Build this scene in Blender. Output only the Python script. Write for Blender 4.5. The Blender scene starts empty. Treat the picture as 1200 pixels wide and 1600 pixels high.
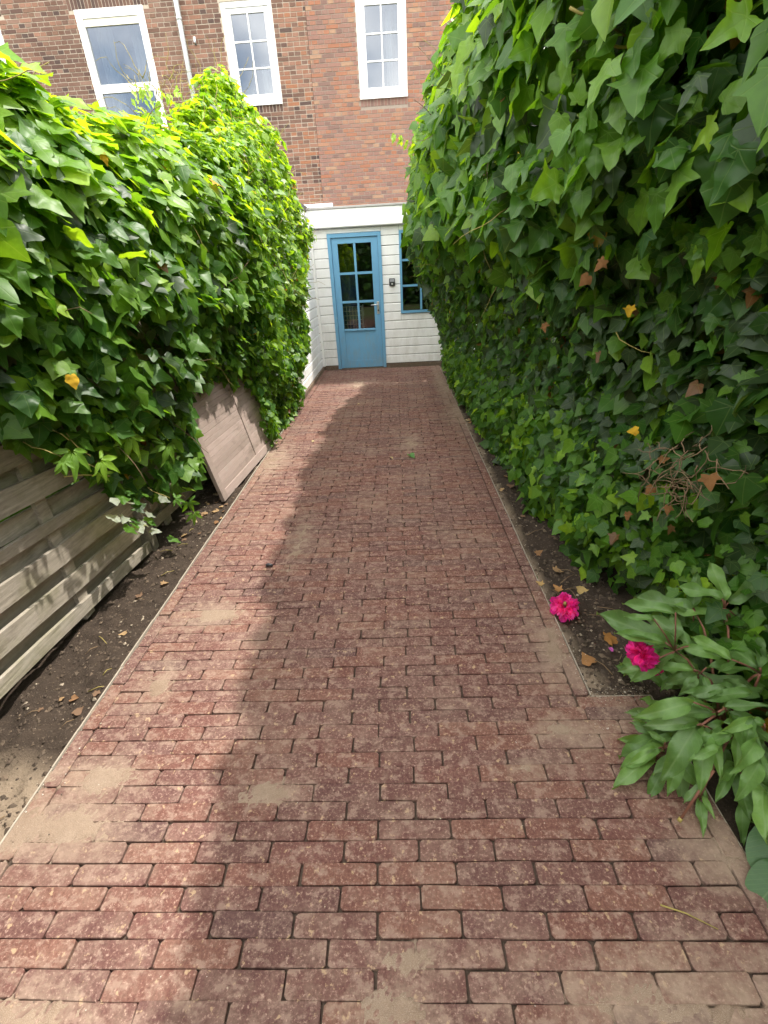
import bpy, math, random
import numpy as np
from mathutils import Matrix, Vector
from mathutils import noise as mnoise
random.seed(7); rng = np.random.default_rng(11)
R = math.radians
sc = bpy.context.scene
COL = sc.collection

# ------------------------------------------------------------------ camera
F, CX, CY, H = 717.0, 600.0, 800.0, 1.5          # solved from the photo's vanishing points, pixels of 1200x1600
nrm = lambda v: v / np.linalg.norm(v)
AY = nrm(np.array([16., -382., F])); AD = np.array([75., 1350., F]); AD = nrm(AD - AY * (AD @ AY)); AX = np.cross(AD, AY)
right = Vector((AX[0], AY[0], -AD[0])); down = Vector((AX[1], AY[1], -AD[1])); fwd = Vector((AX[2], AY[2], -AD[2]))
cam = bpy.data.cameras.new('camera'); camo = bpy.data.objects.new('camera', cam); COL.objects.link(camo)
cam.sensor_fit = 'VERTICAL'; cam.sensor_height = 24; cam.lens = 24 * F / 1600; cam.clip_start = .02; cam.clip_end = 500
M = Matrix.Identity(4)
for i in range(3):
    M[i][0] = right[i]; M[i][1] = -down[i]; M[i][2] = -fwd[i]
M[2][3] = H
camo.matrix_world = M
sc.camera = camo
def ray(px, py):
    d = np.array([px - CX, py - CY, F]); return np.array([d @ AX, d @ AY, -(d @ AD)])
def ground(px, py, z=0.):
    r = ray(px, py); return np.array([0, 0, H]) + r * ((z - H) / r[2])
def at_y(px, py, y):
    r = ray(px, py); return np.array([0, 0, H]) + r * (y / r[1])
def at_x(px, py, x):
    r = ray(px, py); return np.array([0, 0, H]) + r * (x / r[0])
def project(P):
    v = np.atleast_2d(P) - np.array([0, 0, H])
    c = v[:, :1] * AX + v[:, 1:2] * AY - v[:, 2:3] * AD
    zz = np.where(c[:, 2] < .05, .05, c[:, 2])
    return np.stack([CX + F * c[:, 0] / zz, CY + F * c[:, 1] / zz, c[:, 2]], 1)

# ------------------------------------------------------------------ sky, sun, exposure
SUN = Vector((.42, .40, 1.0)).normalized()
elev = math.asin(SUN.z); azim = math.atan2(SUN.x, SUN.y)
w = bpy.data.worlds.new('World'); sc.world = w; w.use_nodes = True
nt = w.node_tree; nt.nodes.clear()
sky = nt.nodes.new('ShaderNodeTexSky'); sky.sky_type = 'NISHITA'; sky.sun_disc = False
sky.sun_elevation = elev; sky.sun_rotation = azim; sky.dust_density = 2.0
tc = nt.nodes.new('ShaderNodeTexCoord'); cn = nt.nodes.new('ShaderNodeTexNoise'); cn.inputs['Scale'].default_value = 2.2; cn.inputs['Detail'].default_value = 6
cr = nt.nodes.new('ShaderNodeValToRGB'); cr.color_ramp.elements[0].position = .34; cr.color_ramp.elements[1].position = .58
mx = nt.nodes.new('ShaderNodeMix'); mx.data_type = 'RGBA'; mx.inputs[7].default_value = (17, 16.6, 16, 1)   # unseen cloud white, added to brighten and neutralise the shade
bg = nt.nodes.new('ShaderNodeBackground'); bg.inputs[1].default_value = .15
wo = nt.nodes.new('ShaderNodeOutputWorld')
L = nt.links.new
L(tc.outputs['Generated'], cn.inputs['Vector']); L(cn.outputs['Fac'], cr.inputs[0]); L(cr.outputs[0], mx.inputs[0]); L(sky.outputs[0], mx.inputs[6])
L(mx.outputs[2], bg.inputs[0]); L(bg.outputs[0], wo.inputs[0])
sl = bpy.data.lights.new('sun', 'SUN'); sl.energy = 3.3; sl.angle = R(1.2); sl.color = (1, .95, .88)
so = bpy.data.objects.new('sun', sl); COL.objects.link(so)
so.rotation_euler = (-SUN).to_track_quat('-Z', 'Y').to_euler(); so.location = (6, 6, 14)
vs = sc.view_settings; vs.view_transform = 'Standard'; vs.look = 'None'; vs.gamma = 1; vs.exposure = 1.16
sc.cycles.max_bounces = 8; sc.cycles.transparent_max_bounces = 12; sc.cycles.use_denoising = True

# ------------------------------------------------------------------ material helpers
class NT:
    def __init__(s, name):
        s.m = bpy.data.materials.new(name); s.m.use_nodes = True; s.t = s.m.node_tree; s.t.nodes.clear()
        s.out = s.n('ShaderNodeOutputMaterial')
    def n(s, k, **kw):
        x = s.t.nodes.new(k)
        for a, b in kw.items(): setattr(x, a, b)
        return x
    def l(s, a, b): s.t.links.new(a, b)
    def set(s, sock, v):
        if hasattr(v, 'is_output'): s.l(v, sock)
        elif isinstance(v, (tuple, list)) and sock.type == 'RGBA' and len(v) == 3: sock.default_value = (*v, 1)
        else: sock.default_value = v
    def pos(s): return s.n('ShaderNodeNewGeometry').outputs['Position']
    def mapv(s, v, scale=(1, 1, 1), loc=(0, 0, 0)):
        m = s.n('ShaderNodeMapping'); s.l(v, m.inputs[0]); m.inputs['Scale'].default_value = scale; s.set(m.inputs['Location'], loc); return m.outputs[0]
    def noise(s, v, scale, detail=4, rough=.55, dist=0.):
        x = s.n('ShaderNodeTexNoise'); s.l(v, x.inputs['Vector']); x.inputs['Scale'].default_value = scale; x.inputs['Detail'].default_value = detail
        x.inputs['Roughness'].default_value = rough; x.inputs['Distortion'].default_value = dist; return x.outputs['Fac']
    def ramp(s, f, a, b, ca=(0, 0, 0), cb=(1, 1, 1)):
        x = s.n('ShaderNodeValToRGB'); s.l(f, x.inputs[0]); e = x.color_ramp.elements
        e[0].position = a; e[1].position = b; e[0].color = (*ca, 1); e[1].color = (*cb, 1); return x.outputs[0]
    def mix(s, f, a, b, mode='MIX'):
        x = s.n('ShaderNodeMix', data_type='RGBA', blend_type=mode); s.set(x.inputs[0], f); s.set(x.inputs[6], a); s.set(x.inputs[7], b); return x.outputs[2]
    def math(s, op, a, b=0., c=0.):
        x = s.n('ShaderNodeMath', operation=op)
        s.set(x.inputs[0], a); s.set(x.inputs[1], b); s.set(x.inputs[2], c); return x.outputs[0]
    def attr(s, name): return s.n('ShaderNodeAttribute', attribute_name=name)
    def bump(s, h, strength=.3, dist=.01):
        x = s.n('ShaderNodeBump'); s.l(h, x.inputs['Height']); x.inputs['Strength'].default_value = strength; x.inputs['Distance'].default_value = dist; return x.outputs[0]
    def pbr(s, col, rough=.8, spec=.3, nor=None, metal=0.):
        b = s.n('ShaderNodeBsdfPrincipled'); s.set(b.inputs['Base Color'], col); s.set(b.inputs['Roughness'], rough)
        b.inputs['Specular IOR Level'].default_value = spec; b.inputs['Metallic'].default_value = metal
        if nor is not None: s.l(nor, b.inputs['Normal'])
        return b.outputs[0]
    def done(s, sh): s.l(sh, s.out.inputs[0]); return s.m

def plain(name, col, rough=.6, spec=.4, metal=0., var=.15, scale=12., bump=0.):
    t = NT(name); p = t.pos(); f = t.noise(p, scale, 5)
    c = t.mix(f, tuple(x * (1 - var) for x in col), tuple(min(1, x * (1 + var)) for x in col))
    return t.done(t.pbr(c, rough, spec, t.bump(f, .3, bump) if bump else None, metal))

def sand_mask(t, p):
    a = t.noise(p, 2.3, 6, .62); b = t.noise(p, 26, 5, .65)
    s = t.math('ADD', t.math('MULTIPLY', a, .62), t.math('MULTIPLY', b, .38))
    return s
PATCH = [(330, 960, .15, .10), (470, 840, .08, .38), (90, 1290, .22, .08), (40, 1590, .24, .06), (650, 1500, .13, .045), (620, 1580, .15, .05), (880, 1140, .12, .045), (1050, 1130, .17, .045), (250, 1070, .07, .12),
         (430, 1240, .13, .045), (820, 1200, .07, .03), (640, 690, .12, .3), (720, 640, .14, .6), (430, 720, .12, .35), (560, 600, .2, .3), (860, 1010, .06, .15), (1130, 1330, .08, .06), (170, 1215, .16, .06), (690, 600, .08, 1.2), (1000, 1560, .3, .07)]
PG = [(ground(a, b)[:2], c, d) for a, b, c, d in PATCH]
def mk_paver():
    t = NT('paver_brick'); p = t.pos(); tint = t.attr('tint').outputs['Color']
    sp = t.noise(t.mapv(p, (1, 1, .2)), 110, 7, .72); blot = t.noise(p, 38, 6, .62); big = t.noise(p, 9, 5, .6); wear = t.noise(t.mapv(p, (1, 1.3, 1), (5, 2, 0)), 24, 8, .72)
    c = t.mix(t.ramp(big, .3, .7), t.mix(1., tint, (.80, .78, .8), 'MULTIPLY'), tint)
    c = t.mix(t.ramp(sp, .36, .56), t.mix(1., c, (.62, .58, .58), 'MULTIPLY'), c)
    c = t.mix(t.math('MULTIPLY', t.ramp(wear, .50, .60), .58), c, (.29, .20, .155))               # scuffed, dusty skin of the brick
    c = t.mix(t.math('MULTIPLY', t.ramp(sp, .57, .62), .7), c, (.37, .255, .20))                    # light flecks in the fired face
    c = t.mix(t.math('MULTIPLY', t.ramp(blot, .615, .66), .8), c, (.38, .265, .16))                  # tan lime spots
    m = None                                                                                       # jointing sand swept over the bricks
    for (q, rx, ry) in PG:
        v = t.n('ShaderNodeVectorMath', operation='SUBTRACT'); t.l(p, v.inputs[0]); v.inputs[1].default_value = (q[0], q[1], 0)
        k = t.n('ShaderNodeVectorMath', operation='MULTIPLY'); t.l(v.outputs[0], k.inputs[0]); k.inputs[1].default_value = (1 / rx, 1 / ry, 0)
        g = t.n('ShaderNodeVectorMath', operation='LENGTH'); t.l(k.outputs[0], g.inputs[0]); m = g.outputs['Value'] if m is None else t.math('MINIMUM', m, g.outputs['Value'])
    dust = t.math('ADD', t.math('MULTIPLY', t.math('SUBTRACT', 1.5, m), .22), t.math('MULTIPLY', t.math('SUBTRACT', t.noise(p, 16, 8, .75), .5), 1.5))
    xx = t.n('ShaderNodeSeparateXYZ'); t.l(p, xx.inputs[0]); dust = t.math('ADD', dust, t.math('MULTIPLY', t.math('MINIMUM', t.math('MAXIMUM', t.math('MULTIPLY', t.math('ADD', t.math('ABSOLUTE', t.math('ADD', xx.outputs[0], .28)), -.55), 2.2), 0.), 1.), .22))   # swept out towards both edges
    c = t.mix(t.math('MULTIPLY', t.ramp(dust, .06, .55), .72), c, t.mix(t.noise(p, 90, 5, .7), (.24, .175, .125), (.38, .29, .215)))
    s_ = sand_mask(t, p)
    c = t.mix(t.math('MULTIPLY', t.ramp(s_, .48, .62), .45), c, (.25, .175, .13))
    h = t.math('ADD', sp, t.math('MULTIPLY', blot, .5))
    return t.done(t.pbr(c, .88, .2, t.bump(h, .7, .004)))
M_PAVER = mk_paver()
def mk_sand():
    t = NT('joint_sand'); p = t.pos(); f = t.noise(p, 60, 6, .7); g = t.noise(p, 300, 3, .7); b = t.noise(p, 5, 4); z = t.n('ShaderNodeSeparateXYZ'); t.l(p, z.inputs[0])
    c = t.mix(f, (.18, .125, .09), (.31, .23, .165)); c = t.mix(t.ramp(b, .4, .65), c, t.mix(1., c, (.78, .72, .68), 'MULTIPLY'))
    c = t.mix(t.ramp(t.noise(p, 900, 2), .5, .75), c, (.44, .36, .28)); c = t.mix(t.ramp(t.attr('sandy').outputs['Fac'], .15, .75), t.mix(f, (.05, .037, .028), (.105, .075, .056)), c)   # shade painted into the deep joints, dry sand where it was spilled
    return t.done(t.pbr(c, .95, .15, t.bump(t.math('ADD', f, g), .6, .006)))
M_SAND = mk_sand()
def mk_soil():
    t = NT('garden_soil'); p = t.pos(); f = t.noise(p, 22, 8, .7); g = t.noise(p, 140, 4, .7); d = t.noise(t.mapv(p, (1, 1, 1), (3, 1, 0)), 2.2, 5, .6)
    c = t.mix(f, (.020, .015, .012), (.075, .054, .039)); a = t.attr('sandy').outputs['Fac']
    k = t.ramp(t.math('ADD', t.math('MULTIPLY', d, .6), t.math('MULTIPLY', a, .6)), .50, .74)
    c = t.mix(t.math('MULTIPLY', k, .9), c, t.mix(g, (.17, .125, .085), (.34, .265, .19)))
    c = t.mix(t.ramp(g, .62, .72), c, (.26, .20, .15))
    return t.done(t.pbr(c, .95, .15, t.bump(t.math('ADD', f, t.math('MULTIPLY', g, .6)), .9, .012)))
M_SOIL = mk_soil()
def mk_lawn():
    t = NT('rough_grass_ground'); p = t.pos(); f = t.noise(p, 9, 6); g = t.noise(p, 1.2, 4)
    return t.done(t.pbr(t.mix(t.ramp(g, .4, .6), t.mix(f, (.035, .07, .015), (.08, .13, .03)), (.10, .08, .05)), .95, .1, t.bump(f, .6, .03)))
M_LAWN = mk_lawn()
def mk_wallbrick():
    t = NT('house_brick'); p = t.pos(); tint = t.attr('tint').outputs['Color']; f = t.noise(p, 40, 6, .65); g = t.noise(p, 1.1, 4)
    c = t.mix(t.ramp(f, .3, .7), t.mix(1., tint, (.72, .7, .7), 'MULTIPLY'), tint); c = t.mix(t.math('MULTIPLY', t.ramp(g, .4, .75), .28), c, (.21, .14, .11))
    return t.done(t.pbr(c, .88, .2, t.bump(f, .5, .005)))
M_WBRICK = mk_wallbrick()
M_MORTAR_L = plain('pale_mortar', (.44, .375, .30), .95, .1, var=.25, scale=25, bump=.004)
M_MORTAR_R = plain('grey_mortar', (.30, .245, .20), .95, .1, var=.25, scale=25, bump=.004)
M_DARKGAP = plain('dark_joint', (.035, .03, .028), .95, .1)
def mk_upper():
    t = NT('high_brickwork'); p = t.pos(); sx = t.n('ShaderNodeSeparateXYZ'); t.l(p, sx.inputs[0]); cb = t.n('ShaderNodeCombineXYZ'); t.l(sx.outputs[0], cb.inputs[0]); t.l(sx.outputs[2], cb.inputs[1])
    b = t.n('ShaderNodeTexBrick'); t.l(cb.outputs[0], b.inputs['Vector']); b.inputs['Scale'].default_value = 1; b.inputs['Brick Width'].default_value = .22; b.inputs['Row Height'].default_value = .062
    b.inputs['Mortar Size'].default_value = .006; b.inputs['Color1'].default_value = (.27, .10, .06, 1); b.inputs['Color2'].default_value = (.16, .075, .055, 1); b.inputs['Mortar'].default_value = (.36, .29, .23, 1)
    return t.done(t.pbr(b.outputs[0], .9, .2))
M_UPPER = mk_upper()
def mk_white(name, col=(.80, .80, .77), dirt=.5):
    t = NT(name); p = t.pos(); f = t.noise(t.mapv(p, (1, 1, .35)), 9, 6, .65); g = t.noise(t.mapv(p, (1, 1, 8)), 14, 4)
    z = t.n('ShaderNodeSeparateXYZ'); t.l(p, z.inputs[0]); low = t.ramp(z.outputs[2], .02, 1.0, (1, 1, 1), (.35, .35, .35))   # splash dirt, thicker near the paving
    k = t.math('MULTIPLY', t.math('MULTIPLY', t.ramp(f, .42, .75), low), dirt)
    c = t.mix(k, col, (.42, .40, .33))
    return t.done(t.pbr(c, .55, .35, t.bump(g, .15, .003)))
M_SIDING = mk_white('white_painted_siding', (.85, .85, .83)); M_WHITE = mk_white('white_gloss_paint', (.83, .83, .82), .12)
def mk_blue():
    t = NT('blue_paint'); p = t.pos(); f = t.noise(p, 6, 5); g = t.noise(t.mapv(p, (1, 1, .3)), 30, 5, .7)
    c = t.mix(f, (.125, .32, .50), (.155, .37, .56)); c = t.mix(t.math('MULTIPLY', t.ramp(g, .68, .73), .6), c, (.5, .55, .52)); z = t.n('ShaderNodeSeparateXYZ'); t.l(p, z.inputs[0]); c = t.mix(t.math('MULTIPLY', t.ramp(t.math('SUBTRACT', t.noise(t.mapv(p, (1, 1, .25)), 22, 6, .7), t.math('MULTIPLY', z.outputs[2], .25)), .38, .62), .4), c, (.25, .27, .24))
    return t.done(t.pbr(c, .45, .4))
M_BLUE = mk_blue()
def mk_wood(name, ca, cb, green=.5, axis=(26, 2.2, 26)):
    t = NT(name); p = t.pos(); oi = t.n('ShaderNodeObjectInfo'); off = t.n('ShaderNodeCombineXYZ'); k = t.math('MULTIPLY', oi.outputs['Random'], 37.)
    t.l(k, off.inputs[1]); t.l(k, off.inputs[0]); v = t.mapv(p, axis, off.outputs[0])
    g = t.noise(v, 2.2, 8, .7, .6); b = t.noise(p, 5.5, 5, .6); m = t.noise(p, 45, 4)
    c = t.mix(t.ramp(g, .28, .72), ca, cb)
    c = t.mix(t.math('MULTIPLY', t.ramp(b, .45, .68), green), c, (.15, .15, .055))
    c = t.mix(t.math('MULTIPLY', t.ramp(t.noise(p, 9, 5, .7), .55, .7), .5), c, (.36, .33, .28))
    c = t.mix(t.math('MULTIPLY', t.ramp(t.noise(t.mapv(p, (1, .5, 1.5), (2, 0, 1)), 4.5, 7, .7), .52, .66), .55), c, (.11, .088, .064)); c = t.mix(t.math('MULTIPLY', oi.outputs['Random'], .34), c, (.12, .095, .07))
    return t.done(t.pbr(c, .88, .2, t.bump(t.math('ADD', g, t.math('MULTIPLY', m, .3)), .6, .004)))
M_WOOD = mk_wood('weathered_fence_wood', (.20, .175, .135), (.46, .41, .335))
M_PANEL = mk_wood('bleached_panel_wood', (.33, .25, .215), (.41, .325, .285), .06, (30, 3, 30))
M_PLINTH = mk_wood('old_brown_plank', (.10, .065, .045), (.22, .15, .11), .2)
M_ZINC = plain('zinc_pipe', (.50, .52, .52), .5, .5, .3, .12, 20)
M_CONC = plain('concrete_edging', (.34, .295, .235), .9, .2, var=.3, scale=40, bump=.003)
M_LEAD = plain('grey_roof_edging', (.38, .37, .35), .8, .3, var=.25, scale=18)
M_STEEL = plain('brushed_steel', (.62, .62, .60), .3, .5, .9, .05)
M_BLACK = plain('black_plastic', (.03, .03, .035), .4, .5)
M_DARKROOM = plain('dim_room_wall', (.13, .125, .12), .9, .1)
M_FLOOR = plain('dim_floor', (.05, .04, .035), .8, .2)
M_BLUEPANEL = plain('blue_cabinet_paint', (.03, .09, .28), .5, .4)
M_CURTAIN = plain('sheer_curtain', (.75, .76, .78), .9, .1)
M_WIRE = plain('white_coated_wire', (.75, .75, .75), .4, .5)
def mk_glass(name, refl=.10, tint=(.75, .79, .8)):
    t = NT(name); fr = t.n('ShaderNodeFresnel'); fr.inputs[0].default_value = 1.5
    fac = t.math('MAXIMUM', t.math('MULTIPLY', fr.outputs[0], 1.6), refl)
    tr = t.n('ShaderNodeBsdfTransparent'); tr.inputs[0].default_value = (*tint, 1); gl = t.n('ShaderNodeBsdfGlossy'); gl.inputs['Roughness'].default_value = .02
    mxs = t.n('ShaderNodeMixShader'); t.l(fac, mxs.inputs[0]); t.l(tr.outputs[0], mxs.inputs[1]); t.l(gl.outputs[0], mxs.inputs[2]); return t.done(mxs.outputs[0])
M_GLASS = mk_glass('window_glass', .05); M_GLASSUP = mk_glass('double_glazing', .25, (.62, .66, .68))
def mk_leaf(name, veins, trans=.45, rough=.38, spec=.38, vcol=(.30, .42, .14)):
    t = NT(name); tint = t.attr('tint').outputs['Color']; uv = t.n('ShaderNodeUVMap', uv_map='uv').outputs[0]
    s = t.n('ShaderNodeSeparateXYZ'); t.l(uv, s.inputs[0]); u = t.math('ABSOLUTE', s.outputs[0]); v = t.math('ADD', s.outputs[1], 0.)
    p = t.pos(); f = t.noise(p, 55, 4)
    if veins == 'palmate':
        ang = t.math('ARCTAN2', u, t.math('SUBTRACT', v, .10)); r = t.math('SQRT', t.math('ADD', t.math('MULTIPLY', u, u), t.math('POWER', t.math('SUBTRACT', v, .10), 2.)))
        d = None
        for a in (0., .98, 1.72):
            e = t.math('MULTIPLY', t.math('ABSOLUTE', t.math('SUBTRACT', ang, a)), r); d = e if d is None else t.math('MINIMUM', d, e)
        line = t.ramp(d, .004, .016, (1, 1, 1), (0, 0, 0))
    else:
        side = t.math('PINGPONG', t.math('SUBTRACT', t.math('MULTIPLY', v, 9.), t.math('MULTIPLY', u, 12.)), .5)
        line = t.math('MAXIMUM', t.ramp(u, .006, .02, (1, 1, 1), (0, 0, 0)), t.math('MULTIPLY', t.ramp(side, .02, .09, (1, 1, 1), (0, 0, 0)), .45))
    c = t.mix(t.ramp(f, .3, .7), t.mix(1., tint, (.8, .82, .8), 'MULTIPLY'), tint)
    c = t.mix(t.math('MULTIPLY', line, .36), c, t.mix(.5, tint, vcol))
    bs = t.pbr(c, t.math('ADD', rough, t.math('MULTIPLY', f, .14)), spec, t.bump(t.math('SUBTRACT', t.math('MULTIPLY', f, .5), line), .35, .002))
    tl = t.n('ShaderNodeBsdfTranslucent'); t.l(t.mix(1., c, (2.9, 2.4, .7), 'MULTIPLY'), tl.inputs[0])
    mxs = t.n('ShaderNodeMixShader'); mxs.inputs[0].default_value = trans; t.l(bs, mxs.inputs[1]); t.l(tl.outputs[0], mxs.inputs[2])
    return t.done(mxs.outputs[0])
M_IVY = mk_leaf('ivy_leaf', 'palmate'); M_CREEP = mk_leaf('creeper_leaf', 'pinnate', .36, .45, .4)
M_PEONY = mk_leaf('peony_leaf', 'pinnate', .30, .40, .45, (.25, .33, .16)); M_PETAL = mk_leaf('peony_petal', 'pinnate', .4, .6, .2, (.8, .05, .3))
M_DEAD = mk_leaf('dry_leaf', 'palmate', .12, .8, .15, (.2, .12, .06))
M_STEM = plain('woody_stem', (.17, .115, .065), .8, .2, var=.35, scale=40)
M_YSTEM = plain('young_stem', (.30, .24, .07), .6, .3, var=.3, scale=40)
M_RSTEM = plain('peony_stem', (.21, .09, .06), .55, .3, var=.4, scale=20)
M_BARK = plain('ivy_trunk_bark', (.11, .085, .06), .95, .1, var=.4, scale=30, bump=.01)
M_CRUMB = NT('soil_crumbs'); M_CRUMB = M_CRUMB.done(M_CRUMB.pbr(M_CRUMB.attr('tint').outputs['Color'], .9, .2))
M_ROOF = plain('bitumen_roof', (.10, .10, .10), .95, .1)

# ------------------------------------------------------------------ object helpers
def link(o, parent=None):
    COL.objects.link(o)
    if parent is not None: o.parent = parent
    return o
def tag(o, label=None, cat=None, group=None, kind=None):
    if label: o['label'] = label
    if cat: o['category'] = cat
    if group: o['group'] = group
    if kind: o['kind'] = kind
    return o
def empty(name, loc, label, cat, group=None):
    o = bpy.data.objects.new(name, None); o.location = loc; o.empty_display_size = .1; link(o); return tag(o, label, cat, group)
def np_mesh(name, V, T, mat, tint=None, uv=None, smooth=True, extra=None):
    """triangles only, numpy in"""
    me = bpy.data.meshes.new(name); V = np.asarray(V, np.float32); T = np.asarray(T, np.int32)
    me.vertices.add(len(V)); me.vertices.foreach_set('co', V.ravel())
    me.loops.add(T.size); me.loops.foreach_set('vertex_index', T.ravel())
    me.polygons.add(len(T)); me.polygons.foreach_set('loop_start', np.arange(0, T.size, 3, dtype=np.int32))
    me.polygons.foreach_set('loop_total', np.full(len(T), 3, np.int32)); me.polygons.foreach_set('use_smooth', np.full(len(T), smooth))
    if tint is not None:
        a = me.attributes.new('tint', 'FLOAT_COLOR', 'POINT'); c = np.ones((len(V), 4), np.float32); c[:, :3] = tint; a.data.foreach_set('color', c.ravel())
    if extra is not None:
        a = me.attributes.new(extra[0], 'FLOAT', 'POINT'); a.data.foreach_set('value', np.asarray(extra[1], np.float32))
    if uv is not None:
        l = me.uv_layers.new(name='uv'); l.data.foreach_set('uv', np.asarray(uv, np.float32)[T.ravel()].ravel())
    me.update(); me.validate(); me.materials.append(mat); return me
class MB:
    def __init__(s): s.v = []; s.f = []
    def box(s, x0, x1, y0, y1, z0, z1, bev=0.):
        b = len(s.v)
        if bev <= 0:
            s.v += [(x, y, z) for z in (z0, z1) for y in (y0, y1) for x in (x0, x1)]
            s.f += [tuple(b + i for i in q) for q in ((0, 2, 3, 1), (4, 5, 7, 6), (0, 1, 5, 4), (2, 6, 7, 3), (0, 4, 6, 2), (1, 3, 7, 5))]
        else:
            import bmesh
            bm = bmesh.new(); bmesh.ops.create_cube(bm, size=1)
            for q in bm.verts: q.co = Vector(((x0 + x1) / 2 + q.co.x * (x1 - x0), (y0 + y1) / 2 + q.co.y * (y1 - y0), (z0 + z1) / 2 + q.co.z * (z1 - z0)))
            bmesh.ops.bevel(bm, geom=bm.edges[:], offset=bev, segments=1, affect='EDGES')
            bm.verts.index_update(); s.v += [tuple(q.co) for q in bm.verts]; s.f += [tuple(b + q.index for q in fc.verts) for fc in bm.faces]; bm.free()
        return s
    def tube(s, pts, r0, r1=None, n=6):
        r1 = r0 if r1 is None else r1; pts = [Vector(p) for p in pts]; b = len(s.v); k = len(pts)
        for i, p in enumerate(pts):
            d = (pts[min(i + 1, k - 1)] - pts[max(i - 1, 0)]).normalized(); a = d.orthogonal().normalized(); c = d.cross(a); r = r0 + (r1 - r0) * i / max(1, k - 1)
            s.v += [tuple(p + (a * math.cos(q * 2 * math.pi / n) + c * math.sin(q * 2 * math.pi / n)) * r) for q in range(n)]
        for i in range(k - 1):
            for q in range(n):
                s.f.append((b + i * n + q, b + i * n + (q + 1) % n, b + (i + 1) * n + (q + 1) % n, b + (i + 1) * n + q))
        s.f.append(tuple(b + q for q in reversed(range(n)))); s.f.append(tuple(b + (k - 1) * n + q for q in range(n)))
        return s
    def quad(s, a, b_, c, d): b = len(s.v); s.v += [tuple(a), tuple(b_), tuple(c), tuple(d)]; s.f.append((b, b + 1, b + 2, b + 3)); return s
    def build(s, name, mat, parent=None, smooth=False):
        me = bpy.data.meshes.new(name); me.from_pydata(s.v, [], s.f); me.materials.append(mat)
        if smooth: me.polygons.foreach_set('use_smooth', [True] * len(me.polygons))
        me.update(); o = bpy.data.objects.new(name, me); link(o, parent)
        if parent is not None: o.matrix_parent_inverse = pinv(parent)
        return o
def wmat(o):
    m = o.matrix_basis.copy()
    return wmat(o.parent) @ o.matrix_parent_inverse @ m if o.parent else m
def pinv(parent): return wmat(parent).inverted()
def box(name, mat, parent, *a, bev=0.): return MB().box(*a, bev=bev).build(name, mat, parent)
def nz(x, y, z=0.): return mnoise.noise(Vector((x, y, z)))

# ------------------------------------------------------------------ the ground, soil beds, path
g = MB(); g.quad((-60, -60, -.07), (60, -60, -.07), (60, 60, -.07), (-60, 60, -.07)); tag(g.build('ground', M_LAWN), kind='structure')
def sheet(name, x0, x1, y0, y1, step, hfun, mat, efun=None):
    nx = max(2, int((x1 - x0) / step)); ny = max(2, int((y1 - y0) / step)); X = np.linspace(x0, x1, nx); Y = np.linspace(y0, y1, ny)
    V = np.array([(x, y, hfun(x, y)) for y in Y for x in X]); i = np.arange((ny - 1) * nx).reshape(ny - 1, nx)[:, :-1].ravel()
    T = np.concatenate([np.stack([i, i + 1, i + nx + 1], 1), np.stack([i, i + nx + 1, i + nx], 1)])
    me = np_mesh(name, V, T, mat, extra=('sandy', [efun(v[0], v[1]) for v in V]) if efun else None); o = bpy.data.objects.new(name, me); link(o); return o
XL, XR, YC, XP, YE = -1.262, .705, 1.25, .93, 8.10        # path edges, corner of the wider patch, its right edge, house end
def soil_h(x, y):
    return -.024 + .026 * nz(x * 5, y * 5) + .022 * nz(x * 14, y * 14, 3) + .016 * abs(nz(x * 30, y * 30, 7)) + .008 * nz(x * 60, y * 60, 1)
tag(sheet('soil_bed_left', -2.6, XL - .004, -.8, 6.2, .015, lambda x, y: soil_h(x, y) + .02 * max(0, (-x - 1.45)), M_SOIL,
          lambda x, y: max(0, min(1, (1.15 - y) / .3)) * max(0, min(1, (x + 1.7) / .3)) + .45 * max(0, min(1, (y - 3.0) / .8))), kind='structure')
tag(sheet('soil_bed_right', XR + .004, 2.4, YC + .004, 8.05, .017, lambda x, y: soil_h(x + 9, y) + .03 * max(0, x - .9), M_SOIL,
          lambda x, y: .75 * max(0, 1 - (x - XR) / .12) + .3 * max(0, 1 - abs(y - 1.33) / .12)), kind='structure')
tag(sheet('soil_bed_corner', XP + .004, 2.4, -.8, YC, .03, lambda x, y: soil_h(x + 4, y) - .01, M_SOIL, lambda x, y: .2), kind='structure')

# sand bed of the paving: lies in the joints and swells over the bricks in patches
def sand_h(x, y):
    m = -1.
    for (q, rx, ry) in PG:
        dx = abs((x - q[0]) / rx); dy = abs((y - q[1]) / ry)
        if dx < 1.6 and dy < 1.6: m = max(m, 1 - math.hypot(dx, dy))
    edge = max(0, 1 - abs(x - XL) / .10, 1 - abs(x - (XR if y > YC else XP)) / .09) * .5 - .25
    n = .55 * nz(x * 9, y * 9, 1) + .45 * nz(x * 30, y * 30, 2) + .3 * nz(x * 75, y * 75, 5)
    k = max(m - .12, -.6) + edge + n * .8 + .5 * nz(x * 110, y * 110, 8) + .10 * nz(x * 1.3, y * 1.3, 9)
    k += .30 * nz(x * 1.9 + 7, y * 1.6, 4) + .16 * max(0, min(1, (-x - .35) / .5))
    q = max(0, min(1, (k + .30) / .6)); q = q * q * (3 - 2 * q)
    return -.013 + .0140 * q + .0008 * nz(x * 120, y * 120)
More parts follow.
